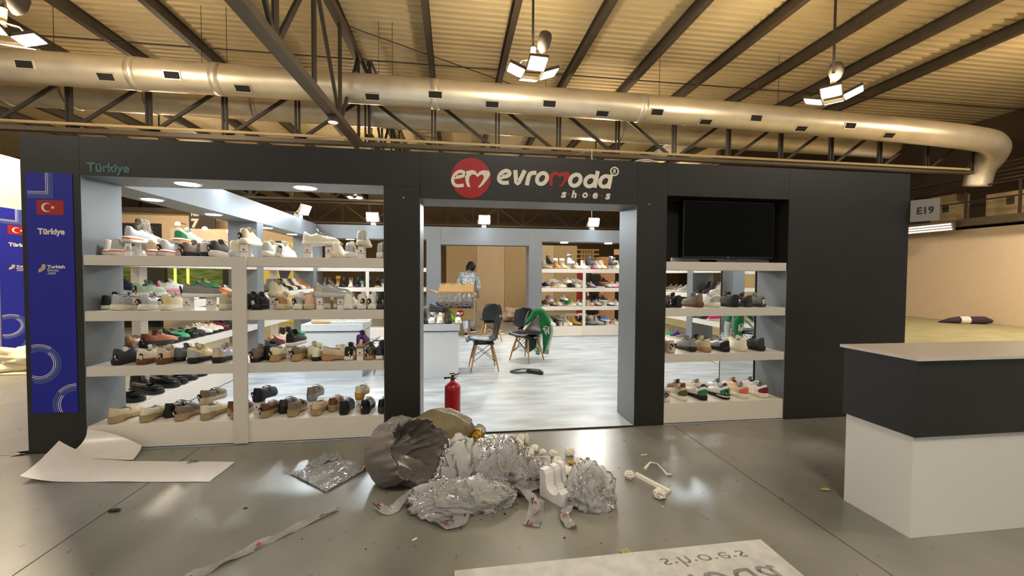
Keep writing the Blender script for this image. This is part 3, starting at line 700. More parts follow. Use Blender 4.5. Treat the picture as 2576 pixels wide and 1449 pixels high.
# left background seen through the window bay
M_BOOTH = mat('booth_beige', 'd9bd96', .7)
panel_thing('booth_wall', 'long beige booth wall under a rail, seen through the window bay', 'wall panel', 240, 528, 735, 700, 14.0, M_BOOTH, .15, z0=0)
a, b = at(230, 527, Y=13.9), at(740, 530, Y=13.9)
B((a.x, 13.85, a.z - .05), (b.x, 13.98, a.z + .12)).obj('rail', M_STEEL, label='dark rail along the top of the beige booth wall', cat='rail')
hs = thing('hall_sign', 'dark hall sign with a pale number seven over the lit booth', 'sign')
a, b = at(475, 530, Y=13.5), at(541, 576, Y=13.5)
B((a.x, 13.5, b.z), (b.x, 13.58, a.z)).obj('board', mat('hall_sign_brown', '43372c', .6), hs)
M_SIGNW = mat('sign_white', 'd8cbb8', .6)
p = at(481, 545, Y=13.49); wall_text('Hall', p.x, p.z + .02, .26, M_SIGNW, hs, y=13.494, depth=.004, bold=.003)
p = at(481, 574, Y=13.49); wall_text('7', p.x, p.z, .27, M_SIGNW, hs, y=13.494, depth=.004, bold=.006, height=.36)
lb = thing('lit_booth', 'warm-lit white booth wall with three spotlights, under the hall sign', 'booth')
a, b = at(428, 574, Y=11.0), at(585, 640, Y=11.0)
B((a.x, 11.0, 0), (b.x, 11.1, a.z)).obj('wall', mat('booth_white', 'efe0c8', .7), lb)
for u, v in ((447, 566), (515, 578), (577, 585)):
    p = at(u, v, Y=10.6); MB().lathe([(.02, .1), (.07, .06), (.07, 0), (.001, -.004)], 12, M=Matrix.Translation(p)).obj('spotlight', mat('booth_spot', 'ffffff', emit=30, ecol=(1, .72, .42)), lb)
    B((p.x - .01, 10.6, p.z + .06), (p.x + .01, 11.0, p.z + .08)).obj('arm', M_STEEL, lb)
p = at(505, 615, Y=10.97); wall_text('ko   to       d', p.x, p.z, .95, mat('booth_text', 'c98a5a', .6), lb, y=10.994, depth=.003)
panel_thing('booth_panel', 'black booth panel behind the top shelf next to the banner', 'board', 290, 560, 402, 660, 8.5, mat('booth_black', '1b1611', .7), .1, z0=0)
panel_thing('booth_panel', 'black booth panel behind the second shelf of the window bay', 'board', 340, 672, 417, 835, 7.6, mat('booth_black2', '150e09', .7), .1, z0=.42)
gp = thing('poster', 'dark green landscape poster between yellow-lit edges', 'poster')
a, b = at(300, 668, Y=8.2), at(577, 738, Y=8.2)
M_GREENP = mat('green_poster', '4f6127', .5, var=.75, vscale=3.5, stretch=(1, 1, 5))
B((a.x, 8.2, b.z - .5), (b.x, 8.25, a.z + .06)).obj('print', M_GREENP, gp)
for u in (441, 473): p = at(u, 700, Y=8.19); B((p.x - .03, 8.18, b.z - .2), (p.x + .03, 8.2, a.z)).obj('light_strip', mat('yellow_strip', 'd8cf5a', emit=.7, ecol=(.85, .8, .2)), gp)
B((b.x - .13, 8.15, b.z - .5), (b.x, 8.2, a.z + .06)).obj('frame_post', M_MATTE, gp)
yp = thing('poster', 'pale yellow poster with dark blue shapes behind the boot row', 'poster')
a, b = at(655, 605, Y=9.4), at(760, 700, Y=9.4)
B((a.x, 9.4, 0), (b.x, 9.46, a.z)).obj('print', mat('yellow_poster', 'd2bf4e', .5, var=.12, vscale=5), yp)
def pshape(pts, m): 
    mb = MB(); slab_mesh(mb, [(lambda p: (p.x, p.z))(at(u, v, Y=9.395)) for u, v in pts], lambda x, y, d: (x, 9.392 + d, y), .006); mb.obj('shape', m, yp)
pshape([(699, 675), (735, 675), (722, 702), (706, 702)], mat('poster_navy', '202a44', .5)); pshape([(679, 678), (687, 678), (687, 702), (679, 702)], mat('poster_grey', '8a8a80', .5))
pshape([(690, 606), (706, 606), (748, 655), (732, 655)], mat('poster_navy', '202a44', .5)); pshape([(730, 612), (757, 612), (757, 640), (748, 640)], mat('poster_lime', 'dfe6a8', .5))
# cloth on the floor at far left
cl = heap('cloth', 'cream cloth bundled on the floor by the neighbouring wall', 'cloth', -6.35, 3.5, .72, .40, .3, mat('cream_cloth', 'eaddbc', .8), 3.3, .55, 4)
B((-7.25, 2.95, .004), (-5.6, 3.35, .012)).obj('mat', mat('pale_mat', 'efe2bd', .8), label='pale flat mat on the floor below the cream cloth', cat='mat')
# ------------------------------------------------------------------ shoes: local +x is the toe, heel at x = 0, sole on z = 0
LEN = .285
def wid(t):     # half width of the sole along its length
    K = [(0, 0), (.02, .018), (.06, .0285), (.13, .034), (.22, .0355), (.38, .0345), (.52, .039), (.66, .0455), (.76, .0465), (.86, .040), (.94, .027), (.985, .011), (1, 0)]
    for (a, x), (b, y) in zip(K, K[1:]):
        if t <= b: return x + (y - x) * (t - a) / (b - a)
    return 0
OT = [0, .02, .06, .13, .22, .38, .52, .66, .76, .86, .94, .985, 1]
OUT = [(t, wid(t)) for t in OT] + [(t, -wid(t)) for t in OT[-2:0:-1]]
def ipol(K, t):
    if t <= K[0][0]: return K[0][1]
    for (a, x), (b, y) in zip(K, K[1:]):
        if t <= b: return x + (y - x) * (t - a) / (b - a)
    return K[-1][1]
def sole_mesh(name, top, grow=1.0, arch=0., toe=.010, wave=0., mid=1.05):
    mb = MB(); n = len(OUT); vs = []
    for fz, gr in ((0, .93 * grow), (.18, .99 * grow), (.5, mid * grow), (.85, 1.0 * grow), (1, .96 * grow)):
        for i, (t, y) in enumerate(OUT):
            zb = toe * max(0, (t - .75) / .25) ** 1.6 + arch * (1 if .36 < t < .55 else .0) + .005 * max(0, (.08 - t) / .08)
            zt = ipol(top, t)
            cx = .5
            vs.append((LEN * (cx + (t - cx) * (1 + (gr - 1) * .5)) + (.0), y * gr + (wave * sin(t * 40) if fz in (.18, .5) else 0) * (1 if y > 0 else -1), zb * (1 - fz) + (zt) * fz))
    fs = [(k * n + i, k * n + (i + 1) % n, (k + 1) * n + (i + 1) % n, (k + 1) * n + i) for k in range(4) for i in range(n)]
    fs += [tuple(range(n))[::-1], tuple(4 * n + i for i in range(n))]
    mb.add(vs, fs); return mb.mesh(name, M_WHITE, True)
def upper_mesh(name, top, collar, vamp, open_t, fat=1.0, dip=.02):
    TS = [.012, .035, .08, .15, .24, .33, open_t - .03, open_t + .02, .58, .68, .78, .87, .94, .975]
    TS = sorted(set(TS)); n = 13; mb = MB(); vs = []; col = []
    for si, t in enumerate(TS):
        wu = wid(t) * .95 * fat; z0 = ipol(top, t) - .004
        op = .035 < t <= open_t; col.append(op)
        for j in range(n):
            a = pi * j / (n - 1)
            if t <= open_t:
                h = ipol(collar, t)
                if op: y, z = [(1, 0), (1.05, .35), (1.0, .72), (.84, .97), (.72, 1.0), (.60, .9), (0, None), (-.60, .9), (-.72, 1.0), (-.84, .97), (-1.0, .72), (-1.05, .35), (-1, 0)][j]
                else: y, z = [(1, 0), (1.05, .3), (1.0, .6), (.85, .85), (.7, .97), (.4, 1.0), (0, 1.0), (-.4, 1.0), (-.7, .97), (-.85, .85), (-1.0, .6), (-1.05, .3), (-1, 0)][j]
                zz = z0 + (dip if z is None else z * h)
                lean = .012 * (1 - t / .1) * (zz - z0) / .08 if t < .1 else 0
                vs.append((LEN * t + lean, y * wu * (1 if t > .05 else 1.0), zz))
            else:
                h = ipol(vamp, t); y = cos(a); s = sin(a)
                vs.append((LEN * t, wu * (abs(y) ** .8) * (1 if y > 0 else -1), z0 + h * (s ** .75 if s > 0 else 0)))
    fs, ms = [], []
    for k in range(len(TS) - 1):
        for j in range(n - 1):
            fs.append((k * n + j, k * n + j + 1, (k + 1) * n + j + 1, (k + 1) * n + j))
            ms.append(1 if (col[k] or col[k + 1]) and 4 <= j <= 7 and TS[k + 1] <= open_t + .03 else 0)
    e = len(TS) - 1
    fs += [tuple(range(n))[::-1], tuple(e * n + j for j in range(n))]; ms += [0, 0]
    mb.add(vs, fs, ms)
    return mb.mesh(name, [M_WHITE, mat('shoe_lining', '8d8478', .9)], True)
def ring_mesh(name, top, f0, f1, t0, t1, off, hbase=0., absz=None, gr=1.06):
    """band around the shoe's side following its outline from t0 to t1 on both sides (round the heel when t0 < 0)"""
    seq = [(t, -wid(t)) for t in reversed([q for q in OT if t0 <= q <= t1])] + [(t, wid(t)) for t in OT if max(t0, .001) <= t <= t1]
    if t0 > .01: seqs = [[(t, s * wid(t)) for t in OT if t0 <= t <= t1] for s in (-1, 1)]
    else: seqs = [seq]
    mb = MB()
    for sq in seqs:
        P_ = []
        for t, y in sq:
            s = 1 if y >= 0 else -1
            zt = ipol(top, t); lo, hi = (zt * f0, zt * f1) if absz is None else (zt + absz[0], zt + absz[1](t))
            nx = -1 if t < .03 else (-.5 if t < .1 else 0)
            g0, g1 = (gr, gr) if absz is None else (1.03, 1.0); t = .5 + (t - .5) * (1 + (gr - 1) * .5) if absz is None else t
            lean = 0 if absz is None else .012 * max(0, 1 - t / .1) * (hi - zt) / .08
            P_ += [(LEN * t + nx * off, y * g0 + s * off, lo), (LEN * t + nx * off + lean, y * g1 + s * off, hi)]
        k = len(P_) // 2
        mb.add(P_, [(2 * i, 2 * i + 2, 2 * i + 3, 2 * i + 1) for i in range(k - 1)])
    return mb.mesh(name, M_WHITE, True)
def lace_mesh(vamp, top, t0=.45, n=5, wd=.024):
    mb = MB()
    for i in range(n):
        t = t0 + i * .042; z = ipol(top, t) + ipol(vamp, max(t, .45)) + .001
        mb.tube([(LEN * t, -wd, z - .012), (LEN * t + .004, -wd * .5, z - .001), (LEN * t, 0, z + .002), (LEN * t - .004, wd * .5, z - .001), (LEN * t, wd, z - .012)], .0032, 5)
    t = t0 - .01; z = ipol(top, t) + ipol(vamp, .45)
    for s in (-1, 1): mb.tube([(LEN * t, 0, z + .004), (LEN * t + .004, s * .02, z + .016), (LEN * t + .012, s * .034, z + .004), (LEN * t + .01, s * .012, z + .002)], .0022, 4)
    return mb.mesh('laces', M_WHITE, True)
def tongue_mesh(vamp, top, t0=.45, up=.028):
    z = ipol(top, t0) + ipol(vamp, .45)
    mb = MB()
    pr = [(LEN * (t0 + .08), z - .006), (LEN * t0, z + .004), (LEN * (t0 - .06), z + up), (LEN * (t0 - .075), z + up - .002), (LEN * (t0 - .03), z - .012)]
    for s0, s1 in ((-.018, .018),):
        vs = [(x, s, zz) for s in (s0, 0, s1) for x, zz in [(a, b - (.005 if s else 0)) for a, b in pr]]
        n = len(pr); fs = [(k * n + i, k * n + i + 1, (k + 1) * n + i + 1, (k + 1) * n + i) for k in (0, 1) for i in range(n - 1)]
        mb.add(vs, fs)
    return mb.mesh('tongue', M_WHITE, True)
MT_B, MT_W, MT_R = mat('tag_black', '17100f', .5), mat('tag_white', 'ddd4cc', .5), mat('tag_red', 'b03038', .5)
ME_TAG = MB().add([(0, -.015, -.062), (0, .015, -.062), (0, .015, -.008), (0, .006, 0), (0, -.006, 0), (0, -.015, -.008)] + [(.002, -.015, -.062), (.002, .015, -.062), (.002, .015, -.008), (.002, .006, 0), (.002, -.006, 0), (.002, -.015, -.008)], [(5, 4, 3, 2, 1, 0), (6, 7, 8, 9, 10, 11)] + [(i, (i + 1) % 6, 6 + (i + 1) % 6, 6 + i) for i in range(6)]).mesh('hang_tag', MT_B)
ME_PRINT = MB().box((-.0008, -.011, -.056), (-.0001, -.002, -.036), 0).box((-.0008, .002, -.052), (-.0001, .010, -.042), 1).box((-.0008, .001, -.032), (-.0001, .010, -.012), 0).mesh('tag_print', [MT_W, MT_R])
ME_PRINTW = MB().box((-.0008, -.012, -.059), (-.0001, .012, -.014), 0).mesh('tag_print', [MT_W])

KIND = {}
def kind(name, word, parts): KIND[name] = (word, parts)     # parts: (part name, mesh, colour role)
T1 = [(0, .045), (.3, .038), (.6, .028), (1, .024)]; V1 = [(.4, .076), (.47, .068), (.6, .055), (.7, .046), (.8, .043), (.9, .038), (.97, .022)]
C1 = [(0, .072), (.06, .078), (.12, .064), (.22, .05), (.32, .056), (.42, .073)]
kind('chunky', 'chunky sneaker', [('sole', sole_mesh('sole', T1, 1.1, wave=.0012), 's'), ('upper', upper_mesh('upper', T1, C1, V1, .42), 'u'), ('heel_patch', ring_mesh('heel_patch', T1, 0, 0, 0, .22, .0018, absz=(0, lambda t: .052 - t * .12)), 'a'),
    ('midsole_stripe', ring_mesh('midsole_stripe', T1, .56, .78, 0, .45, .0012, gr=1.165), 'm'), ('laces', lace_mesh(V1, T1), 'l'), ('tongue', tongue_mesh(V1, T1), 'u')])
T2 = [(0, .032), (.5, .027), (1, .025)]
kind('low', 'low sneaker', [('sole', sole_mesh('sole', T2, 1.05, toe=.006, mid=1.02), 's'), ('upper', upper_mesh('upper', T2, C1, V1, .42, .97), 'u'), ('heel_patch', ring_mesh('heel_patch', T2, 0, 0, 0, .13, .0018, absz=(0, lambda t: .066 - t * .25)), 'a'),
    ('side_stripe', ring_mesh('side_stripe', T2, 0, 0, .36, .55, .0025, absz=(.006, lambda t: .03)), 'm'), ('laces', lace_mesh(V1, T2), 'l'), ('tongue', tongue_mesh(V1, T2), 'u')])
T3 = [(0, .054), (.34, .050), (.4, .036), (1, .032)]; V3 = [(.4, .058), (.5, .056), (.6, .048), (.7, .044), (.8, .042), (.9, .036), (.97, .022)]
C3 = [(0, .056), (.06, .060), (.2, .044), (.35, .040), (.46, .054)]
strap = MB(); zt = ipol(T3, .58) + .05
strap.add([(LEN * x, y, z) for x in (.50, .62) for y, z in [(-.042, .056), (-.037, .074), (-.022, .090), (0, .094), (.022, .090), (.037, .074), (.042, .056)]], [(i, i + 1, i + 8, i + 7) for i in range(6)])
kind('loafer', 'loafer', [('sole', sole_mesh('sole', T3, 1.08, arch=.014, mid=1.0), 's'), ('upper', upper_mesh('upper', T3, C3, V3, .46, 1.04), 'u'), ('strap', strap.mesh('strap', M_WHITE, True), 'a'), ('welt', ring_mesh('welt', T3, .88, 1.0, 0, .94, .002, gr=1.07), 's')])
T4 = [(0, .040), (.34, .038), (.42, .03), (1, .027)]; V4 = [(.4, .10), (.47, .078), (.55, .06), (.7, .05), (.8, .046), (.9, .04), (.97, .022)]
C4 = [(0, .150), (.1, .152), (.3, .150), (.42, .148)]
kind('boot', 'ankle boot', [('sole', sole_mesh('sole', T4, 1.08, arch=.012, mid=1.02), 's'), ('upper', upper_mesh('upper', T4, C4, V4, .42, 1.0), 'u'), ('side_panel', ring_mesh('side_panel', T4, 0, 0, .12, .24, .003, absz=(.05, lambda t: .145)), 'a'), ('laces', lace_mesh([(.4, .105), (.5, .085), (.7, .06)], T4, .44, 4, .02), 'l')])
cuff = MB(); cuff.lathe([(.036, .15), (.052, .158), (.056, .18), (.052, .208), (.04, .216), (.034, .20)], 14)
cm = cuff.mesh('fur_cuff', M_WHITE, True)
for v in cm.vertices: v.co = Vector((LEN * .22 + v.co.x * 1.25, v.co.y * .95, v.co.z)) + Vector((noise.noise(v.co * 90) * .006, 0, noise.noise(v.co * 70) * .005))
kind('furboot', 'fur-cuffed boot', [('sole', sole_mesh('sole', T4, 1.08, mid=1.02), 's'), ('upper', upper_mesh('upper', T4, C4, V4, .42, 1.0), 'u'), ('fur_cuff', cm, 'a'), ('laces', lace_mesh([(.4, .105), (.5, .085), (.7, .06)], T4, .44, 4, .02), 'l')])
kind('derby', 'platform lace-up', [('sole', sole_mesh('sole', [(0, .055), (.34, .05), (.4, .04), (1, .034)], 1.1, arch=.012, mid=1.0), 's'), ('upper', upper_mesh('upper', [(0, .055), (.34, .05), (.4, .04), (1, .034)], C3, V1, .40, 1.02), 'u'), ('laces', lace_mesh(V1, [(0, .05), (1, .036)], .46, 3), 'l'), ('tongue', tongue_mesh(V1, [(0, .05), (1, .036)], .45, .016), 'u'), ('welt', ring_mesh('welt', [(0, .055), (.34, .05), (.4, .04), (1, .034)], .9, 1.0, 0, .94, .002, gr=1.09), 'm')])

PAL = {'white': 'eeece6', 'silver': 'b9bcc0', 'cream': 'e6dcc0', 'ivory': 'f0ead8', 'beige': 'd2c0a0', 'tan': 'b58a5c', 'taupe': '7d6f5f', 'black': '141416', 'charcoal': '35353a', 'grey': '8d8d8c', 'pale grey': 'c9cacb', 'mint': 'a9c4ae', 'yellow': 'e3d79c', 'brown': '6b4427',
       'rust': 'a5593a', 'orange': 'e0692c', 'green': '1f7a48', 'jade': '35b27a', 'navy': '23283f', 'blue': '6f93c9', 'slate': '5d6775', 'pink': 'd99ab0', 'magenta': 'e0208f', 'purple': '5a2480', 'burgundy': '7a1c34', 'lime': 'a8e02a', 'coral': 'e5765a', 'gum': 'bb9a68', 'sand': 'a8936e', 'olive': '5a563c', 'mustard': 'cf9b3e', 'peach': 'e6c3a4'}
def shoe_mat(c, gloss=False):
    if c == 'leopard': return M_LEO
    return mat('shoe_' + c.replace(' ', '_') + ('_patent' if gloss else ''), PAL[c], .22 if gloss else (.55 if c not in ('silver',) else .32), metal=.35 if c == 'silver' else 0., var=.07, vscale=30)
M_LEO = mat('shoe_animal_print', '6a5c4e', .5, var=.95, vscale=55)
M_RISER = mat('riser_acrylic', 'e9e7e4', .25)
ME_LOGO = text_mesh('evromoda', .02, mat('riser_print', '8a3a3a', .5), depth=.0006, bold=.0003, res=1, align='CENTER')
for v in ME_LOGO.vertices: v.co = Vector((v.co.x * .72, -v.co.z, v.co.y * .8))
ORD = ['first', 'second', 'third', 'fourth', 'fifth', 'sixth', 'seventh', 'eighth', 'ninth', 'tenth', 'eleventh', 'twelfth', 'thirteenth', 'fourteenth', 'fifteenth', 'sixteenth', 'seventeenth', 'eighteenth', 'nineteenth', 'twentieth',
       'twenty-first', 'twenty-second', 'twenty-third', 'twenty-fourth', 'twenty-fifth', 'twenty-sixth', 'twenty-seventh', 'twenty-eighth', 'twenty-ninth', 'thirtieth', 'thirty-first']
_protos, NSH = {}, [0]
RISER_H = .105
def shoe_label(k, cols, lab):
    wd = KIND[k][0]; u, s = cols['u'], cols['s']
    d = f'{u} {wd}'
    ex = []
    if cols.get('m') and cols['m'] != s: ex.append(cols['m'] + (' stripe' if k in ('chunky', 'low') else ' welt'))
    elif s != u: ex.append(f'{s} sole')
    if cols.get('a') and cols['a'] != u and len(ex) < 1: ex.append({'chunky': cols['a'] + ' heel', 'low': cols['a'] + ' heel', 'loafer': cols['a'] + ' strap', 'boot': cols['a'] + ' side panel', 'furboot': cols['a'] + ' fur'}.get(k, cols['a'] + ' trim'))
    return d + (' with ' + ex[0] if ex else '') + ', ' + lab
def place_shoe(k, cols, pos, head, lab, group, tag='', gloss=False, sc=1.0):
    nm = {'chunky': 'sneaker', 'low': 'sneaker', 'loafer': 'loafer', 'boot': 'ankle_boot', 'furboot': 'ankle_boot', 'derby': 'platform_shoe'}[k]
    root = ob(nm, None, None, pos, radians(head), shoe_label(k, cols, lab), {'sneaker': 'sneaker', 'loafer': 'loafer', 'ankle_boot': 'boot', 'platform_shoe': 'shoe'}[nm], group)
    root.scale = (sc, sc, sc * 1.1)
    for pn, me, role in KIND[k][1]:
        c = cols.get(role)
        if role == 'm' and not c:
            if k in ('chunky', 'low'): continue
            c = cols['s']
        if role == 'l' and not c: c = cols['u'] if cols['u'] != 'black' else 'charcoal'
        if role == 'a' and not c:
            if pn in ('heel_patch', 'side_panel'): continue
            c = cols['u']
        key = (me.name, c)
        o = ob(pn, me, upp if pn in ('laces', 'tongue', 'heel_patch', 'side_stripe', 'strap', 'side_panel', 'fur_cuff') else solep if pn in ('midsole_stripe', 'welt') else root)
        if pn == 'upper': upp = o
        if pn == 'sole': solep = o
        sl = o.material_slots[0]; sl.link = 'OBJECT'; sl.material = shoe_mat(c, gloss and role in 'ual')
    for q in tag:
        s = {'t': 1, 'T': -1, 'w': 1, 'W': -1}[q]
        o = ob('hang_tag', ME_TAG, root, (-.006, s * -.022, .082 if k != 'boot' else .12)); o.rotation_euler = (s * .25, -.12, 0)
        ob('tag_print', ME_PRINT if q in 'tT' else ME_PRINTW, o)
    NSH[0] += 1
    return root
def riser(x, y, z, rz, lab, h=RISER_H, wd=.052, dp=.085):
    t = ob('shoe_riser', None, None, (x, y, z), rz, lab, 'riser', 'white logo risers under the shoes')
    B((-wd / 2, -dp / 2, h - .004), (wd / 2, dp / 2, h), .0008).obj('top', M_RISER, t)
    fr_ = B((-wd / 2, -dp / 2, 0), (wd / 2, -dp / 2 + .003, h - .004)).obj('front', M_RISER, t)
    B((-wd / 2, dp / 2 - .003, 0), (wd / 2, dp / 2, h - .004)).obj('back', M_RISER, t)
    MB().lathe([(.0005, 0), (.0085, 0), (.0085, .0006), (.0005, .0006)], 12, M=Matrix.Translation((0, -dp / 2, h * .58)) @ Matrix.Rotation(pi / 2, 4, 'X')).obj('red_dot', mat('tag_red', 'b03038'), fr_)
    o = ob('lettering', ME_LOGO, fr_, (0, -dp / 2 - .0005, h * .36))
    return t
def parse(tok):
    """kind/upper/sole[/m=..][/a=..][/l=..]"""
    p = tok.split('/'); c = {'u': p[1].replace('_', ' '), 's': p[2].replace('_', ' ')}
    for x in p[3:]: c[x[0]] = x[2:].replace('_', ' ')
    return p[0], c

def row(txt, plane, zt, head, place, group, gloss=False):
    """one shoe per line token: u:spec[:flags[:heading[:depth]]]; flags r riser, R two risers, t/T/w/W tags, b back row, g patent"""
    items = [x.split(':') for x in txt.split()]
    items.sort(key=lambda q: float(q[0]))
    for i, it in enumerate(items):
        u = float(it[0]); k, c = parse(it[1]); fl = it[2] if len(it) > 2 else ''; hd = head + (float(it[3]) if len(it) > 3 and it[3] else 0) * (.3 if head == 90 and len(it) > 3 and it[3] and abs(float(it[3])) < 60 else 1)
        dep = float(it[4]) if len(it) > 4 else None
        pos = plane(u, zt, fl, dep); lab = f'{ORD[i]} {place}'
        up = RISER_H if ('r' in fl or 'R' in fl) else 0
        side = abs(cos(radians(hd))) > .9 and 'R' in fl
        if side:
            pass
        ps = Vector((pos[0], pos[1], zt + up + .001))
        place_shoe(k, c, ps, hd, lab, group, ''.join(q for q in fl if q in 'tTwW'), gloss or 'g' in fl, 1.06)
        d = Vector((cos(radians(hd)), sin(radians(hd)), 0)); nd = Vector((-d.y, d.x, 0))
        if 'R' in fl:
            for s, w_ in ((.045, 'heel'), (.215, 'toe')): q = ps + d * s; riser(q.x, q.y, zt + .001, 0 if side else radians(hd) - pi / 2, f'white logo riser under the {w_} of shoe {lab}', dp=.06)
        elif 'r' in fl:
            q = ps + d * .06; riser(q.x, q.y, zt + .001, radians(hd) - pi / 2, f'white logo riser under shoe {lab}')
def front_plane(y0):
    def f(u, z, fl, dep):
        y = dep if dep is not None else (y0 + (.10 if 'b' in fl else 0.))
        p = at(u, 700, Y=y); return (p.x, y)
    return f
W = 'from banner end, window bay '
FP = front_plane(.03)
row('267:chunky/ivory/ivory/m=coral:b 284:chunky/silver/white/m=coral::-32 318:chunky/silver/white/m=orange:r:-40 345:boot/leopard/black:rb::.20 378:chunky/ivory/white/m=coral/a=peach 408:chunky/pale_grey/white/m=coral:T:-8 446:chunky/mint/cream/m=orange/a=green:r:-25:.14 '
    '462:low/taupe/black/m=navy:T:-22 495:low/leopard/black:b 511:low/pale_grey/black 534:chunky/charcoal/white/l=brown:T:-12 585:chunky/cream/pale_grey 611:chunky/beige/ivory:rT 668:chunky/cream/ivory/a=pale_grey 700:low/white/white:w:-10 762:low/ivory/ivory/l=black:RT:-86:.08 '
    '842:chunky/ivory/cream 878:chunky/white/white/a=silver 907:chunky/beige/cream/a=silver:r 957:chunky/silver/white', FP, SH[0], 90, W + 'top shelf', 'shoes on the window bay top shelf')
row('258:low/black/white:b 282:chunky/silver/ivory::-20 334:low/mint/white:rtb:-38 352:chunky/silver/white:T:-12 408:chunky/cream/ivory/a=yellow:W:-10 458:low/grey/white:Rt:-86:.10 556:chunky/beige/cream::-8 620:chunky/black/black:b 641:chunky/black/black:W 683:chunky/cream/cream:r::.12 '
    '702:chunky/beige/beige/a=tan:W 745:chunky/white/white/a=silver:T 773:chunky/peach/beige 792:chunky/silver/pale_grey/a=beige:RT:-86:.09 818:chunky/peach/ivory:b 846:chunky/ivory/ivory:b 873:chunky/white/white/a=ivory 907:chunky/ivory/white:t 934:chunky/white/white:T 959:chunky/black/charcoal:t', FP, SH[1], 90, W + 'second shelf', 'shoes on the window bay second shelf')
row('282:chunky/charcoal/black:t:-18 306:chunky/white/pale_grey:b:-14 352:derby/rust/black:Rtb:-38:.2 345:chunky/ivory/brown/a=cream:w:-16 395:chunky/beige/brown/a=peach:t:-18 438:low/slate/black:b:-20 476:chunky/yellow/black/a=silver::-12 472:low/yellow/cream:b 538:chunky/silver/black/a=beige::-10 548:low/beige/black:b '
    '634:low/taupe/black:T:-8 668:derby/black/black:b 683:loafer/cream/gum:T:-8 722:low/black/white/m=charcoal:rb:-30:.16 738:loafer/taupe/gum:T:-8 778:low/cream/gum:b 790:low/ivory/black 808:loafer/beige/tan:T:-75:.05 850:loafer/ivory/cream:b 873:low/black/white/m=black:t 903:low/purple/tan:rw 926:low/olive/tan:T 953:low/charcoal/white 958:low/brown/tan:b', FP, SH[2], 90, W + 'third shelf', 'shoes on the window bay third shelf')
row('268:loafer/beige/sand::-22 349:loafer/cream/sand::-20 412:loafer/black/black:bg:-12 438:loafer/taupe/sand:T:-14 502:loafer/taupe/beige:rT:-22:.12 504:loafer/cream/sand::-18 574:loafer/brown/sand:b 583:loafer/brown/sand 638:loafer/black/black:rT:-30:.14 657:loafer/brown/sand:T:-14 706:loafer/charcoal/black:b 727:loafer/taupe/sand/a=black::-10 '
    '777:loafer/taupe/grey:r::.12 788:loafer/beige/sand::-8 832:loafer/brown/sand:b 860:loafer/black/black/a=charcoal 900:loafer/cream/mustard:r::.12 915:loafer/black/black:Tg 959:loafer/black/charcoal:g', FP, .2, 90, W + 'plinth', 'loafers on the window bay plinth')
V = 'from doorway, screen bay '
row('1690:chunky/ivory/white::0:.30 1735:low/white/black::0:.30 1790:chunky/silver/white::0:.30 1835:low/white/white::0:.30 1885:chunky/charcoal/white::0:.30', FP, 1.570, 0, V + 'top shelf', 'shoes under the screen')
row('1684:low/leopard/black:t 1712:low/black/black::12 1766:chunky/taupe/brown::10 1808:chunky/white/ivory/a=silver::12 1857:derby/black/black/m=charcoal:w:14 1892:low/charcoal/charcoal::16:.04 1925:low/grey/charcoal:W:16', front_plane(.04), 1.126, 90, V + 'second shelf', 'shoes on the screen bay second shelf')
row('1696:loafer/beige/beige:tT:10 1750:chunky/grey/black::10:.08 1788:chunky/beige/tan::10 1835:chunky/silver/black/a=black::14 1880:chunky/ivory/cream::14 1925:chunky/charcoal/black::16 1772:low/charcoal/black:b:8:.2 1868:chunky/cream/cream:b:8:.2', front_plane(.04), .682, 90, V + 'third shelf', 'shoes on the screen bay third shelf')
row('1686:chunky/white/white/a=silver:T:8 1730:chunky/beige/ivory/a=olive::10 1727:chunky/brown/tan:b:10:.21 1780:chunky/white/black/a=green::12 1777:low/beige/white/a=charcoal:b:10:.22 1838:chunky/white/black/a=green/m=white:T:14 1832:low/silver/charcoal/a=purple:b:12:.23 1886:chunky/peach/ivory/a=coral::16 1872:chunky/peach/white/a=blue:b:14:.23 1936:chunky/white/ivory/a=burgundy::18 1916:chunky/pale_grey/white/a=burgundy:b:14:.23', front_plane(.04), .204, 90, V + 'plinth', 'sneakers on the screen bay plinth')
# rear bay through the doorway
def rear_plane(u, z, fl, dep):
    p = at(u, 700, Y=5.80); return (p.x, 6.075 if 'b' not in fl else 6.13)
R_ = 'from door, rear bay '
row('1369:boot/beige/grey::25 1381:boot/black/black:r 1400:furboot/tan/gum/a=ivory 1417:furboot/beige/gum/a=ivory 1436:furboot/pale_grey/grey/a=slate:r 1452:chunky/beige/beige 1470:boot/white/ivory 1486:boot/charcoal/charcoal:r 1496:boot/pink/magenta:b 1505:boot/pale_grey/grey 1517:boot/yellow/mustard 1542:boot/charcoal/black:R 1556:boot/cream/cream', rear_plane, RB[0], -75, R_ + 'top shelf', 'boots on the rear bay top shelf')
row('1371:low/navy/white 1384:low/white/white:R:60 1391:low/tan/cream:b 1401:low/white/white::20 1412:chunky/cream/ivory 1426:chunky/ivory/white:r 1436:low/black/black:b 1444:low/white/white:R:60 1450:chunky/ivory/white 1465:chunky/cream/beige 1474:low/black/charcoal 1487:chunky/silver/purple 1503:low/black/white::20 1519:low/black/orange:r 1529:low/ivory/green 1541:chunky/white/magenta 1555:chunky/white/magenta', rear_plane, RB[1], -70, R_ + 'second shelf', 'sneakers on the rear bay second shelf')
row('1370:chunky/brown/white 1381:chunky/pink/white/a=purple:r 1390:low/mint/black:b 1403:chunky/peach/pink 1419:chunky/white/black:r 1428:low/jade/white:b 1438:chunky/yellow/cream 1456:low/white/mint 1474:low/charcoal/beige:R 1484:low/beige/orange 1502:chunky/pale_grey/charcoal 1518:low/charcoal/white:R 1535:low/white/black 1552:chunky/cream/cream', rear_plane, RB[2], -70, R_ + 'third shelf', 'sneakers on the rear bay third shelf')
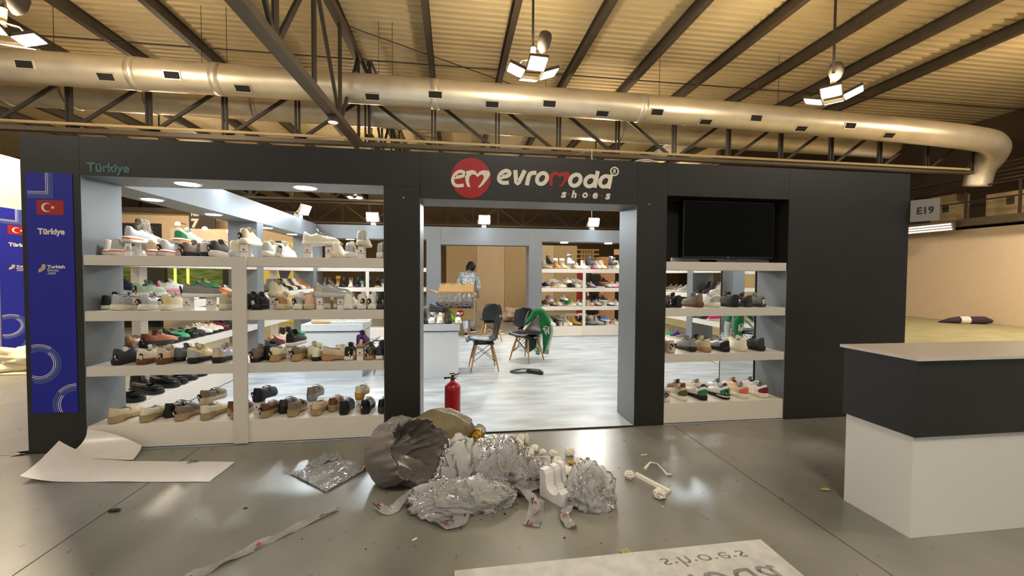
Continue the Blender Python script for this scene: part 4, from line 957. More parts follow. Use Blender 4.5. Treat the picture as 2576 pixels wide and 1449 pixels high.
row('1386:boot/white/white 1394:boot/black/black:b 1404:chunky/grey/charcoal:R 1416:low/cream/cream 1428:boot/ivory/cream 1443:boot/mustard/brown::30 1452:boot/charcoal/black:b:30 1467:loafer/charcoal/black:r 1480:boot/grey/charcoal::30 1501:boot/pale_grey/grey/a=charcoal::40 1511:boot/black/brown:b:40 1523:low/blue/white:R 1534:low/tan/white 1550:chunky/white/white', rear_plane, .239, -65, R_ + 'plinth', 'boots on the rear bay plinth')
row('809:boot/taupe/black 822:boot/charcoal/black 843:furboot/tan/black/a=mustard 858:boot/black/black 876:boot/cream/cream 893:boot/black/purple 905:boot/black/jade:r 925:boot/black/black 944:boot/black/peach 957:boot/charcoal/black:r', rear_plane, RB[1], -80, 'from banner wall, rear bay behind window bay', 'boots in the rear bay behind the window bay')
# banner-side wall: toes point into the stand
def left_plane(u, z, fl, dep):
    p = at(u, 700, X=-3.06 if 'b' not in fl else -3.2); return (-3.235 if 'b' not in fl else -3.29, p.y)
L_ = 'from window, banner-side wall '
row('318:low/black/white:g 330:chunky/navy/white:r 348:low/white/black 392:low/black/white 410:low/white/charcoal 440:low/white/pink/a=magenta:r 468:low/pink/white 506:low/rust/black 524:low/green/black/l=yellow:r 545:low/mustard/black 562:low/orange/black 576:chunky/ivory/orange', left_plane, SH[1], 0, L_ + 'second shelf', 'shoes on the banner-side wall second shelf')
row('322:derby/brown/black 336:low/tan/white/a=black 356:loafer/white/black 376:loafer/charcoal/black:g 396:loafer/cream/black 412:loafer/tan/black 424:derby/black/black:g 444:loafer/jade/black 466:loafer/black/black/a=green:g 486:loafer/charcoal/black 505:low/white/black 520:loafer/cream/black 534:loafer/ivory/black 548:derby/burgundy/black:g 560:derby/black/black:g 573:derby/charcoal/black:g', left_plane, SH[2], 0, L_ + 'third shelf', 'shoes on the banner-side wall third shelf')
row('322:loafer/black/black:g 345:boot/black/black:b 372:loafer/black/black:g 395:boot/charcoal/black:b 415:derby/black/black:g 436:loafer/black/black:g 462:loafer/charcoal/black:g 488:derby/navy/black:g 508:loafer/brown/black', left_plane, .2, 0, L_ + 'plinth', 'black shoes on the banner-side wall plinth')
row('345:boot/leopard/black 368:boot/white/white 404:boot/silver/silver 490:chunky/leopard/white', left_plane, SH[0], 0, L_ + 'top shelf', 'shoes on the banner-side wall top shelf')
row('668:boot/olive/black 682:boot/black/black:b 694:boot/slate/black 706:boot/taupe/white/a=silver 719:boot/black/black:g 730:boot/cream/white 741:boot/charcoal/black 752:boot/ivory/white 764:boot/rust/gum', left_plane, SH[1], 0, 'from post, rear boot row of banner-side wall', 'boots on the banner-side wall by the rear')
row('672:loafer/charcoal/black 684:loafer/navy/black 697:low/burgundy/burgundy 706:chunky/cream/white 712:boot/black/black:b 725:low/white/black 738:boot/black/black 752:chunky/jade/black', left_plane, .2, 0, 'from post, rear plinth of banner-side wall', 'shoes on the banner-side wall rear plinth')
row('668:low/charcoal/white 690:low/black/white 715:derby/black/black', left_plane, SH[2], 0, 'from post, rear third shelf of banner-side wall', 'shoes on the banner-side wall rear third shelf')
# mirror-side wall
def right_plane(u, z, fl, dep):
    p = at(u, 700, X=4.40); return (4.59, p.y)
row('1682:low/taupe/cream/a=purple 1695:low/taupe/ivory 1706:low/grey/ivory 1718:low/pale_grey/ivory 1756:low/white/black 1768:boot/black/black 1782:boot/charcoal/black 1800:boot/white/white', right_plane, SH[1], 180, 'from rear, mirror-side wall second shelf', 'shoes on the mirror-side wall second shelf')
row('1752:low/white/pale_grey 1774:low/charcoal/charcoal 1797:low/magenta/white', right_plane, SH[2], 180, 'from rear, mirror-side wall third shelf', 'shoes on the mirror-side wall third shelf')
row('1680:low/orange/white 1686:low/jade/white:b 1700:low/purple/white 1714:low/grey/white 1755:chunky/beige/white 1772:low/charcoal/white 1795:loafer/beige/tan', right_plane, .2, 180, 'from rear, mirror-side wall plinth', 'shoes on the mirror-side wall plinth')
# display tables
M_TBL = mat('table_white', 'e3e6e8', .35)
for lb, x0, x1, y0, y1 in (('white display table with shoes, seen through the window bay', -2.035, -1.235, 2.21, 2.85), ('white display table with sneakers just inside the doorway', -.74, .088, 2.095, 2.76)):
    t = thing('display_table', lb, 'table')
    B((x0, y0, .655), (x1, y1, .75), .003).obj('top', M_TBL, t); B((x0 + .035, y0 + .035, .004), (x1 - .02, y1 - .03, .64)).obj('body', M_TBL, t); B((x0 + .045, y0 + .045, .64), (x1 - .03, y1 - .04, .655)).obj('shadow_gap', M_MATTE, t)
def tab_plane(y): return lambda u, z, fl, dep: (at(u, 700, Y=(dep or y)).x, dep or y)
row('1069:boot/black/black:g 1088:low/white/white/l=black 1108:low/ivory/white 1129:low/black/black 1137:low/lime/lime:b::2.66 1152:low/white/white/l=black 1100:low/pale_grey/grey:b::2.66', tab_plane(2.39), .75, -90, 'from pillar, table inside the doorway', 'shoes on the doorway table')
p = at(1078, 795, Y=2.35); place_shoe('derby', {'u': 'navy', 's': 'charcoal', 'l': 'black'}, (p.x, 2.52, .75 + .14), -20, 'raised above the sneakers on the doorway table', 'shoes on the doorway table')
riser(p.x + .05, 2.51, .751, 0, 'white tall riser under the navy platform lace-up on the doorway table', .137, .07, .09); riser(p.x + .2, 2.46, .751, 0, 'white tall riser beneath the toe of the navy platform lace-up', .125, .05, .07)
row('782:low/cream/gum::90 812:low/ivory/ivory::90 845:low/white/white::90 872:chunky/white/white::90', tab_plane(2.30), .75, -88, 'from banner wall, table behind window bay', 'shoes on the window table')
# ------------------------------------------------------------------ shell chairs (face local +x)
M_SHELL = mat('black_shell', '121416', .38)
prof = [(.245, .425), (.235, .442), (.19, .450), (.10, .442), (.0, .430), (-.10, .425), (-.165, .440), (-.205, .485), (-.228, .55), (-.25, .63), (-.268, .71), (-.285, .785), (-.292, .815), (-.296, .822)]
hw = [.17, .195, .212, .226, .232, .230, .226, .222, .218, .21, .196, .168, .13, .09]
def shell_mesh():
    n = 11; mb = MB(); A, Bk = [], []
    for (x, z), w_ in zip(prof, hw):
        back = max(0, min(1, (z - .45) / .12)) if x < -.1 else 0
        for j in range(n):
            s = -1 + 2 * j / (n - 1); e = abs(s) ** 2.4
            A.append(Vector((x + back * .055 * e, s * w_, z + (1 - back) * .035 * e * (1 if x < .2 else .3))))
    N_ = []
    k = len(prof)
    for i in range(k):
        for j in range(n):
            a = A[min(i + 1, k - 1) * n + j] - A[max(i - 1, 0) * n + j]; b = A[i * n + min(j + 1, n - 1)] - A[i * n + max(j - 1, 0)]
            N_.append(a.cross(b).normalized())
    vs = A + [p - q * .007 for p, q in zip(A, N_)]; m = k * n
    fs = [(i * n + j, i * n + j + 1, (i + 1) * n + j + 1, (i + 1) * n + j) for i in range(k - 1) for j in range(n - 1)]
    fs += [tuple(m + q for q in f[::-1]) for f in fs]
    rim = [j for j in range(n)] + [i * n + n - 1 for i in range(1, k)] + [(k - 1) * n + j for j in range(n - 2, -1, -1)] + [i * n for i in range(k - 2, 0, -1)]
    fs += [(rim[i], rim[i - 1], m + rim[i - 1], m + rim[i]) for i in range(len(rim))]
    mb.add(vs, fs); return mb.mesh('shell', M_SHELL, True)
ME_SHELL = shell_mesh()
ME_LEGS = []
for sx in (1, -1):
    for sy in (1, -1):
        mb = MB(); mb.tube([(sx * .115 - .01, sy * .115, .415), (sx * .165 - .01, sy * .165, .2), (sx * .205 - .01, sy * .205, .0)], [.014, .0155, .0095], 10); ME_LEGS.append(mb.mesh('leg', M_WOOD, True))
ME_BR = []
for a, b in (((.125, .125, .37), (-.17, .16, .15)), ((-.145, .125, .37), (.15, .16, .15)), ((.125, -.125, .37), (-.17, -.16, .15)), ((-.145, -.125, .37), (.15, -.16, .15)), ((.125, .125, .37), (.15, -.16, .15)), ((.125, -.125, .37), (.15, .16, .15)), ((-.145, .125, .37), (-.17, -.16, .15)), ((-.145, -.125, .37), (-.17, .16, .15))):
    mb = MB(); mb.tube([a, b], .0045, 6); ME_BR.append(mb.mesh('wire_brace', M_BLACK))
mb = MB(); mb.box((-.16, -.14, .395), (.14, .14, .405)).box((-.15, -.13, .405), (-.09, .13, .428)).box((.07, -.13, .405), (.13, .13, .428)); ME_CR = mb.mesh('seat_bracket', M_BLACK)
def chair(x, y, deg, label, z=.004):
    t = thing('shell_chair', label, 'chair', (x, y, z), radians(deg), 'black shell chairs with wooden legs')
    ob('shell', ME_SHELL, t); ob('seat_bracket', ME_CR, t)
    for m_ in ME_LEGS: ob('leg', m_, t)
    for m_ in ME_BR: ob('wire_brace', m_, t)
    return t
chair(.44, 2.57, 182, 'black shell chair seen side-on beside the doorway table, wooden legs')
cb = chair(1.215, 3.16, 221, 'black shell chair with the green jacket hung over its back')
chair(.80, 5.35, 96, 'black shell chair seen from behind near the rear doorway')
chair(1.40, 4.22, 70, 'black shell chair standing close behind the jacket chair')
chair(-.925, 2.62, 178, 'black shell chair beside the window-side display table')

# ------------------------------------------------------------------ puffy soft shapes with an outline and real thickness
def puffy(mb, pts, fn, thick, step, seed=0., fold=.25, r=None, mi=0, lean=None):
    """soft closed body over an outline; fn(x, y, d) -> world, d = distance to the front"""
    vs, fs = poly_tris(pts, None, step); P_ = [Vector(p) for p in pts]; nb = len(pts)
    def dist(q):
        best = 9e9
        for i in range(nb):
            a, b = P_[i - 1], P_[i]; ab = b - a; t = max(0, min(1, (q - a).dot(ab) / max(ab.length_squared, 1e-12)))
            best = min(best, (q - a - ab * t).length)
        return best
    r = r or step * 3; F, K = [], []
    for i, p in enumerate(vs):
        q = Vector(p); d = 0 if i < nb else dist(q)
        h = thick * sqrt(1 - max(0, 1 - d / r) ** 2) if d < r else thick
        nz = noise.noise(Vector((q.x / r * .9 + seed, q.y / r * .25, seed))) + .5 * noise.noise(Vector((q.x / r * 2.3, q.y / r * .6 + seed, 3)))
        F.append(fn(p[0], p[1], -h * (1 + fold * nz * 1.4))); K.append(fn(p[0], p[1], h * .8))
    k = len(vs)
    mb.add(F + K, list(fs) + [tuple(i + k for i in f[::-1]) for f in fs], mi)
    mb.add([fn(*p, 0) for p in pts] * 2, [], mi)

# green varsity jacket hanging on the chair back, modelled around the chair's plane
def jp(px, py, Y): p = at(1300 + px / 8.05, 740 + py / 8.05, Y=Y); return p
jk = thing('jacket', 'green varsity jacket with white sleeves and a white W, over chair back', 'jacket')
M_JG = mat('green_wool', '12753a', .85, var=.12, vscale=25); M_JD = mat('jacket_lining', '0d4a38', .8); M_JW = mat('white_sleeve', 'dfe2de', .6)
def jbody(nm, pts, Y, th, m, step=28, seed=0, fold=.5):
    mb = MB(); sc = (jp(100, 0, Y) - jp(0, 0, Y)).length / 100
    puffy(mb, pts, lambda x, y, d: (lambda p: (p.x, Y + d, p.z))(jp(x, y, Y)), th, step, seed, fold, r=step * 2.2)
    return mb.obj(nm, m, jk, smooth=True)
jbody('body', [(180, 640), (172, 565), (215, 500), (262, 440), (312, 335), (390, 285), (520, 288), (575, 330), (612, 400), (648, 480), (680, 590), (690, 740), (668, 860), (630, 990), (590, 1090), (545, 1208), (524, 1200), (528, 1080), (520, 860), (492, 730), (448, 600), (452, 540), (470, 450), (432, 395), (405, 425), (395, 480), (290, 560)], 3.07, .045, M_JG, 30, 1)
jbody('back_panel', [(172, 860), (250, 870), (330, 880), (420, 900), (470, 940), (440, 1020), (380, 1090), (300, 1150), (235, 1190), (205, 1150), (185, 1040)], 3.36, .04, M_JD, 30, 2)
jbody('side_panel', [(560, 330), (620, 390), (660, 470), (690, 560), (710, 640), (690, 800), (640, 780), (610, 640)], 3.22, .05, M_JG, 30, 3)
def tube_obj(nm, pts, rs, m, par, n=12): return MB().tube([tuple(p) for p in curve(pts, 4)], [rs[0] + (rs[1] - rs[0]) * i / ((len(pts) - 1) * 4) for i in range((len(pts) - 1) * 4 + 1)], n).obj(nm, m, par, smooth=True)
v3 = lambda px, py, Y: tuple(jp(px, py, Y))
tube_obj('sleeve', [v3(672, 600, 3.2), v3(694, 730, 3.2), v3(668, 860, 3.21), v3(634, 1000, 3.2), v3(612, 1110, 3.19)], (.052, .04), M_JW, jk)
tube_obj('sleeve', [v3(250, 560, 3.2), v3(215, 620, 3.18), v3(175, 690, 3.16), v3(140, 725, 3.15)], (.03, .02), M_JW, jk)
tube_obj('sleeve', [v3(470, 760, 3.34), v3(455, 870, 3.33), v3(440, 990, 3.32), v3(432, 1130, 3.31)], (.045, .04), M_JW, jk)
for (a, b, Y) in (((612, 1112), (600, 1205), 3.19), ((432, 1132), (428, 1222), 3.31)):
    for i in range(6):
        f0, f1 = i / 6, (i + 1) / 6
        q0, q1 = [v3(a[0] + (b[0] - a[0]) * f, a[1] + (b[1] - a[1]) * f, Y) for f in (f0, f1)]
        MB().tube([q0, q1], .041 - .001 * (i % 2), 12).obj('cuff_stripe', M_JG if i % 2 else M_JW, jk, smooth=True)
mb = MB(); y_ = 3.07 - .074
Wp = [(527, 690), (580, 682), (582, 712), (572, 716), (590, 772), (600, 700), (618, 698), (632, 765), (640, 700), (630, 696), (628, 668), (664, 664), (664, 694), (658, 700), (664, 806), (638, 808), (616, 742), (606, 812), (582, 812), (548, 722), (530, 720)]
slab_mesh(mb, [(lambda p: (p.x, p.z))(jp(*q, y_)) for q in Wp], lambda x, y, d: (x, y_ + d, y), .006); mb.obj('letter_patch', M_TEXTW, jk)
mb = MB()
for i in range(5): 
    a = 540 + i * 17; slab_mesh(mb, [(lambda p: (p.x, p.z))(jp(*q, y_)) for q in ((a, 650 - i), (a + 12, 648 - i), (a + 12, 668 - i), (a, 670 - i))], lambda x, y, d: (x, y_ + d, y), .006)
mb.obj('small_lettering', M_TEXTW, jk)
for q in ((470, 613), (543, 947), (545, 1062)): MB().lathe([(.001, 0), (.009, 0), (.009, .004), (.001, .006)], 10, M=Matrix.Translation(jp(*q, 3.055)) @ Matrix.Rotation(pi / 2, 4, 'X')).obj('snap_button', M_TEXTW, jk)

# ------------------------------------------------------------------ open carton on the doorway table
cx0, cx1, cy0, cy1, cz0, cz1 = -.235, .302, 2.50, 2.86, .752, 1.165
bx = thing('carton', 'open cardboard carton with upside-down red emblem, taped, on the doorway table', 'carton')
for nm, a, b in (('side', (cx0, cy0, cz0), (cx1, cy0 + .006, cz1)), ('side', (cx0, cy1 - .006, cz0), (cx1, cy1, cz1)), ('side', (cx0, cy0 + .006, cz0), (cx0 + .006, cy1 - .006, cz1)), ('side', (cx1 - .006, cy0 + .006, cz0), (cx1, cy1 - .006, cz1)), ('bottom', (cx0, cy0, cz0 - .0015), (cx1, cy1, cz0 + .004))):
    B(a, b).obj(nm, M_CARD, bx)
def flap(pts): vs = [Vector(p) for p in pts]; n = (vs[1] - vs[0]).cross(vs[2] - vs[0]).normalized() * .005; MB().add(vs + [v + n for v in vs], [(0, 1, 2, 3), (7, 6, 5, 4), (0, 4, 5, 1), (1, 5, 6, 2), (2, 6, 7, 3), (3, 7, 4, 0)]).obj('flap', M_CARD, bx)
flap([(cx0, cy1, cz1), (cx1, cy1, cz1), (cx1 + .02, cy1 + .07, cz1 + .125), (cx0 + .03, cy1 + .08, cz1 + .13)])
flap([(cx0, cy0, cz1), (cx0, cy1, cz1), (cx0 - .15, cy1 - .03, cz1 - .0), (cx0 - .17, cy0 + .03, cz1 + .055)])
flap([(cx1, cy0, cz1 - .09), (cx1, cy1, cz1 - .09), (cx1 + .17, cy1 - .02, cz1 - .18), (cx1 + .16, cy0 + .03, cz1 - .16)])
flap([(cx0, cy0, cz1), (cx1, cy0, cz1), (cx1 + .005, cy0 - .035, cz1 - .13), (cx0, cy0 - .035, cz1 - .13)])
mbw = MB(); vsw = []
for j in range(13):
    for i in range(41):
        x = cx0 + .004 + (cx1 - cx0 - .008) * i / 40; z = cz1 - .002 - .135 * j / 12
        nz = abs(noise.noise(Vector((x * 14, z * 14, 1)))) * .03 + abs(noise.noise(Vector((x * 40, z * 40, 2)))) * .012
        vsw.append((x, cy0 - .012 - .027 * (j / 12) - nz * (1 if j < 12 else .2), z))
mbw.add(vsw, [(j * 41 + i, j * 41 + i + 1, (j + 1) * 41 + i + 1, (j + 1) * 41 + i) for j in range(12) for i in range(40)])
mbw.obj('crumpled_film', mat('grey_crumple', 'a39c92', .22, var=.4, vscale=30), bx, smooth=True)
M_TAPE = film('printed_tape', 'e6e2e6', .78, .15, .45)
B((cx0 - .002, cy0 - .040, cz1 - .20), (cx1 + .004, cy0 - .036, cz1 - .125)).obj('tape', M_TAPE, bx)
mbk, mrd = M_BLACK, M_RED
def upside(s, x0, x1, z0, z1, m, y, **k):
    me = text_mesh(s, .1, m, **k); o = ob('lettering', me, bx); fit_text(o, x0, z0, x1 - x0, z1 - z0)
    for v in me.vertices: v.co = Vector((x0 + x1 - v.co.x, y - v.co.z, z0 + z1 - v.co.y))
p0, p1 = at(1127, 776, Y=cy0 - .002), at(1187, 762, Y=cy0 - .002)
upside('evro', p0.x + (p1.x - p0.x) * .56, p1.x, p0.z, p1.z, mbk, cy0 - .002, bold=.003, shear=.25)
upside('m', p0.x + (p1.x - p0.x) * .38, p0.x + (p1.x - p0.x) * .56, p0.z, p1.z - .01, mrd, cy0 - .002, bold=.003, shear=.25)
upside('oda', p0.x, p0.x + (p1.x - p0.x) * .37, p0.z, p1.z, mbk, cy0 - .002, bold=.003, shear=.25)
pc = at(1158.5, 788.5, Y=cy0 - .002); MB().lathe([(.0005, 0), (.052, 0), (.052, .0015), (.0005, .0015)], 28, M=Matrix.Translation((pc.x, cy0, pc.z)) @ Matrix.Rotation(pi / 2, 4, 'X')).obj('emblem', M_RED, bx)
upside('em', pc.x - .036, pc.x + .036, pc.z - .018, pc.z + .018, M_TEXTW, cy0 - .003, bold=.002, shear=.2)
for i in range(7):
    x = cx0 + .03 + i * .075
    MB().lathe([(.0005, 0), (.009, 0), (.009, .001), (.0005, .001)], 10, M=Matrix.Translation((x + .03, cy0 - .04, cz1 - .15 - .02 * (i % 2))) @ Matrix.Rotation(pi / 2, 4, 'X')).obj('tape_dot', M_RED, bx)
    B((x, cy0 - .0415, cz1 - .185 + .01 * (i % 2)), (x + .05, cy0 - .0402, cz1 - .178 + .01 * (i % 2))).obj('tape_print', M_BLACK, bx)
for a, b in (((cx0 + .05, .0), (cx0 + .10, .0)), ((cx0 + .2, .0), (cx0 + .25, .0)), ((cx0 + .36, 0), (cx0 + .42, 0))):
    B((a[0], cy1 + .06, cz1 + .055), (b[0], cy1 + .066, cz1 + .135)).obj('tape', M_TAPE, bx)

# ------------------------------------------------------------------ people
def skin_mesh(name, verts, edges, radii, m, sub=2, root=0):
    me = bpy.data.meshes.new(name); me.from_pydata(verts, edges, []); o = bpy.data.objects.new(name + '_tmp', me); COL.objects.link(o)
    o.modifiers.new('skin', 'SKIN').use_smooth_shade = True
    sv = me.skin_vertices[0].data
    for i, r in enumerate(radii): sv[i].radius = r if isinstance(r, tuple) else (r, r); sv[i].use_root = (i == root)
    o.modifiers.new('sub', 'SUBSURF').levels = sub
    bpy.context.view_layer.update()
    out = bpy.data.meshes.new_from_object(o.evaluated_get(bpy.context.evaluated_depsgraph_get())); bpy.data.objects.remove(o)
    out.materials.clear(); out.materials.append(m); out.name = name; out.polygons.foreach_set('use_smooth', [True] * len(out.polygons))
    return out
def chainmesh(name, chains, m, sub=2):
    V_, E_, R_ = [], [], []; idx = {}
    for ch in chains:
        prev = None
        for p, r in ch:
            k = tuple(round(c, 4) for c in p)
            if k not in idx: idx[k] = len(V_); V_.append(p); R_.append(r)
            if prev is not None: E_.append((prev, idx[k]))
            prev = idx[k]
    return skin_mesh(name, V_, E_, R_, m, sub)
M_SKIN = mat('skin', 'c79a7c', .5); M_HAIR = mat('black_hair', '120e0d', .35, var=.3, vscale=40, stretch=(6, 6, 1), bump=.4, bscale=80)
def person(label, loc, rz, J, mats, hair=True):
    t = thing('person', label, 'person', loc, rz)
    g = lambda k: J[k]
    body = [[(g('pelvis'), .10), (g('waist'), (.105, .085)), (g('chest'), (.13, .10)), (g('neck0'), .06), (g('neck1'), .048), (g('head0'), (.062, .07)), (g('head1'), (.078, .09)), (g('head2'), (.06, .07))]]
    for s in 'LR':
        body.append([(g('chest'), (.13, .10)), (g('sh' + s), .052), (g('el' + s), .04), (g('wr' + s), .027), (g('palm' + s), (.034, .016))])
        body.append([(g('pelvis'), .10), (g('hip' + s), .085), (g('kn' + s), .055), (g('an' + s), .036), (g('toe' + s), .03)])
        wv, pv = Vector(g('wr' + s)), Vector(g('palm' + s)); d = (pv - wv).normalized(); sd = d.cross(Vector((0, 1, 0)))
        sd = sd.normalized() if sd.length > .1 else Vector((1, 0, 0)); cu = d.cross(sd).normalized()
        for i, (o_, ln) in enumerate(((-.026, .062), (-.009, .072), (.009, .068), (.025, .054))):
            b0 = pv + d * .015 + sd * o_
            body.append([(tuple(pv), (.034, .016)), (tuple(b0 + d * .02), .009), (tuple(b0 + d * (.02 + ln * .5) + cu * .01), .0085), (tuple(b0 + d * (.02 + ln * .85) + cu * .03), .0075)])
        th = pv - d * .02 - sd * .03
        body.append([(tuple(pv), (.034, .016)), (tuple(th + cu * .01), .011), (tuple(th + d * .03 - sd * .014 + cu * .02), .009), (tuple(th + d * .055 - sd * .01 + cu * .03), .008)])
    ob('body', chainmesh('body', body, M_SKIN), t)
    h1, h0 = Vector(g('head1')), Vector(g('head0')); up = (Vector(g('head2')) - h0).normalized(); fwd = Vector(J['face']).normalized(); fwd = (fwd - up * fwd.dot(up)).normalized(); sdv = fwd.cross(up)
    fm = Matrix((( sdv.x, fwd.x, up.x, h1.x), (sdv.y, fwd.y, up.y, h1.y), (sdv.z, fwd.z, up.z, h1.z), (0, 0, 0, 1)))
    def blob(nm, c, r, m, n=12):
        bm = bmesh.new(); bmesh.ops.create_uvsphere(bm, u_segments=n, v_segments=n * 2 // 3, radius=1)
        for v in bm.verts: v.co = fm @ Vector((c[0] + v.co.x * r[0], c[1] + v.co.y * r[1], c[2] + v.co.z * r[2]))
        me = bpy.data.meshes.new(nm); bm.to_mesh(me); bm.free(); me.materials.append(m); me.polygons.foreach_set('use_smooth', [True] * len(me.polygons)); return ob(nm, me, t)
    for s in (-1, 1):
        blob('ear', (s * .078, -.005, -.015), (.010, .018, .030), M_SKIN); blob('eye', (s * .030, .078, .0), (.013, .010, .008), mat('eye_white', 'e8e4de', .2)); blob('iris', (s * .030, .0865, .0), (.006, .003, .006), M_HAIR, 8); blob('brow', (s * .030, .083, .018), (.018, .006, .004), M_HAIR, 8)
    blob('nose', (0, .092, -.022), (.012, .018, .022), M_SKIN); blob('mouth', (0, .082, -.055), (.022, .008, .006), mat('lips', '9c5a50', .5))
    # clothes
    tops = [[(g('pelvis'), (.135, .115)), (g('waist'), (.14, .115)), (g('chest'), (.155, .125)), (g('neck0'), (.085, .08))]]
    for s in 'LR': tops.append([(g('chest'), (.155, .125)), (g('sh' + s), .082), (g('el' + s), .068), (tuple(Vector(g('wr' + s)) * .95 + Vector(g('el' + s)) * .05), .046)])
    ob('sweatshirt', chainmesh('sweatshirt', tops, mats[0]), t)
    tr = []
    for s in 'LR': tr.append([((g('pelvis')[0], g('pelvis')[1], g('pelvis')[2] - .02), (.13, .11)), (g('hip' + s), .105), (g('kn' + s), .082), (tuple(Vector(g('an' + s)) + Vector((0, 0, .035))), .062)])
    ob('trousers', chainmesh('trousers', tr, mats[1]), t)
    for s in 'LR':
        a, b = Vector(g('an' + s)), Vector(g('toe' + s)); d = (b - a); d.z = 0; d.normalize()
        z0 = b.z - .03
        for pn, me, role in KIND['chunky'][1]:
            c = {'s': mats[2][0], 'u': mats[2][1], 'a': mats[2][2], 'l': mats[2][1], 'm': mats[2][0]}[role]
            o = ob('shoe_' + pn, me, t, (a.x - d.x * .07, a.y - d.y * .07, z0), math.atan2(d.y, d.x)); o.material_slots[0].link = 'OBJECT'; o.material_slots[0].material = shoe_mat(c)
    if hair:
        bm = bmesh.new(); bmesh.ops.create_icosphere(bm, subdivisions=4, radius=1)
        for v in bm.verts:
            q = v.co.copy(); low = max(0, -q.z)
            f = 1 + .05 * noise.noise(q * 4) + .03 * noise.noise(q * 13)
            yb = q.y
            if q.y > .55 and q.z < .35: yb = q.y * .25                 # open at the face
            v.co = fm @ Vector((q.x * (.112 + .025 * low) * f, (yb * .125 - .012) * f, .018 + q.z * (.118 if q.z > 0 else .175) * f))
        me = bpy.data.meshes.new('hair'); bm.to_mesh(me); bm.free(); me.materials.append(M_HAIR); me.polygons.foreach_set('use_smooth', [True] * len(me.polygons)); ob('hair', me, t)
    return t
M_SWEAT = mat('grey_sweatshirt', '9aa2ab', .85)
nt = M_SWEAT.node_tree; vz = nt.nodes.new('ShaderNodeTexNoise'); vz.inputs['Scale'].default_value = 17; vz.inputs['Detail'].default_value = 1; vz.inputs['Distortion'].default_value = 1.2
tc = nt.nodes.new('ShaderNodeTexCoord'); nt.links.new(tc.outputs['Object'], vz.inputs['Vector']); rp = nt.nodes.new('ShaderNodeValToRGB'); rp.color_ramp.interpolation = 'CONSTANT'
rp.color_ramp.elements[0].color = (*lin('9aa2ab'), 1); rp.color_ramp.elements[1].position = .56; rp.color_ramp.elements[1].color = (*lin('eceff0'), 1)
nt.links.new(vz.outputs['Fac'], rp.inputs[0]); nt.links.new(rp.outputs[0], nt.nodes['Principled BSDF'].inputs['Base Color'])
M_JEANS = mat('pale_jeans', 'b4bcc6', .8, var=.15, vscale=8)
J = dict(pelvis=(0, 0, .97), waist=(0, .03, 1.12), chest=(.01, .09, 1.36), neck0=(.02, .14, 1.50), neck1=(.035, .18, 1.545), head0=(.05, .21, 1.575), head1=(.075, .255, 1.625), head2=(.09, .275, 1.70),
         shL=(-.165, .09, 1.435), elL=(-.235, .08, 1.17), wrL=(-.20, .24, 1.0), palmL=(-.17, .31, .96), shR=(.185, .12, 1.435), elR=(.245, .14, 1.16), wrR=(.26, .27, .98), palmR=(.265, .32, .915),
         hipL=(-.085, 0, .92), knL=(-.09, -.06, .52), anL=(-.06, -.35, .12), toeL=(-.05, -.22, .034), hipR=(.085, .01, .92), knR=(.10, .24, .54), anR=(.11, .33, .085), toeR=(.17, .46, .034), face=(.55, .6, -.75))
person('person bent over in a grey sweatshirt with white marks, pale trousers, dark bob', (.345, 6.27, .0), 0, J, (M_SWEAT, M_JEANS, ('white', 'burgundy', 'black')))
J2 = dict(J); J2.update(neck0=(0, .05, 1.47), neck1=(0, .06, 1.53), head0=(0, .075, 1.575), head1=(0, .09, 1.64), head2=(0, .095, 1.72), chest=(0, .03, 1.33), face=(0, 1, -.2), knL=(-.1, .02, .5), anL=(-.11, 0, .085), toeL=(-.13, .13, .034), knR=(.1, .03, .5), anR=(.12, .0, .085), toeR=(.15, .13, .034), waist=(0, .01, 1.12), shL=(-.18, .03, 1.40), shR=(.18, .03, 1.40))
M_DARKCL = mat('dark_clothes', '14110f', .8)
p = at(1492, 757, Z=0); person('person in black clothes standing behind the rear boot shelf', (at(1492, 700, Y=8.4).x, 8.4, 0), pi, J2, (M_DARKCL, M_DARKCL, ('black', 'black', 'black')))

# ------------------------------------------------------------------ fire extinguisher
ex = thing('fire_extinguisher', 'red fire extinguisher with pale stickers standing at the doorway edge', 'extinguisher', (-.008, .165, .004), radians(-20))
M_EXR = mat('extinguisher_red', 'a01622', .25)
MB().lathe([(.05, 0), (.062, .004), (.066, .03), (.072, .045), (.0735, .06), (.0735, .365), (.0745, .37), (.0735, .375), (.070, .395), (.055, .415), (.03, .43), (.022, .436), (.022, .45), (.001, .45)], 32).obj('cylinder', M_EXR, ex, smooth=True)
MB().lathe([(.018, .45), (.02, .455), (.02, .47), (.014, .475), (.014, .49), (.001, .49)], 14).obj('valve', M_STEELD, ex); vv = ex.children[-1] if ex.children else ex
MB().beam((-.01, 0, .49), (.07, .0, .515), .016, .006).beam((.02, 0, .512), (-.03, 0, .505), .014, .008).obj('squeeze_lever', M_STEELD, ex)
MB().beam((-.01, 0, .472), (.055, .0, .462), .016, .008).obj('carry_handle', M_EXR, ex)
MB().tube(curve([(-.02, 0, .47), (-.05, -.012, .468), (-.062, -.016, .465)], 4), .008, 8).lathe([(.012, 0), (.012, .01), (.001, .012)], 10, M=Matrix.Translation((-.062, -.016, .465)) @ Matrix.Rotation(-pi / 2, 4, 'Y')).obj('nozzle', M_BLACK, ex)
MB().tube(curve([(.02, .012, .49), (.045, .01, .50), (.05, -.012, .485), (.03, -.018, .475)], 4, True), .003, 6, closed=True).obj('pin_ring', M_STEEL, ex)
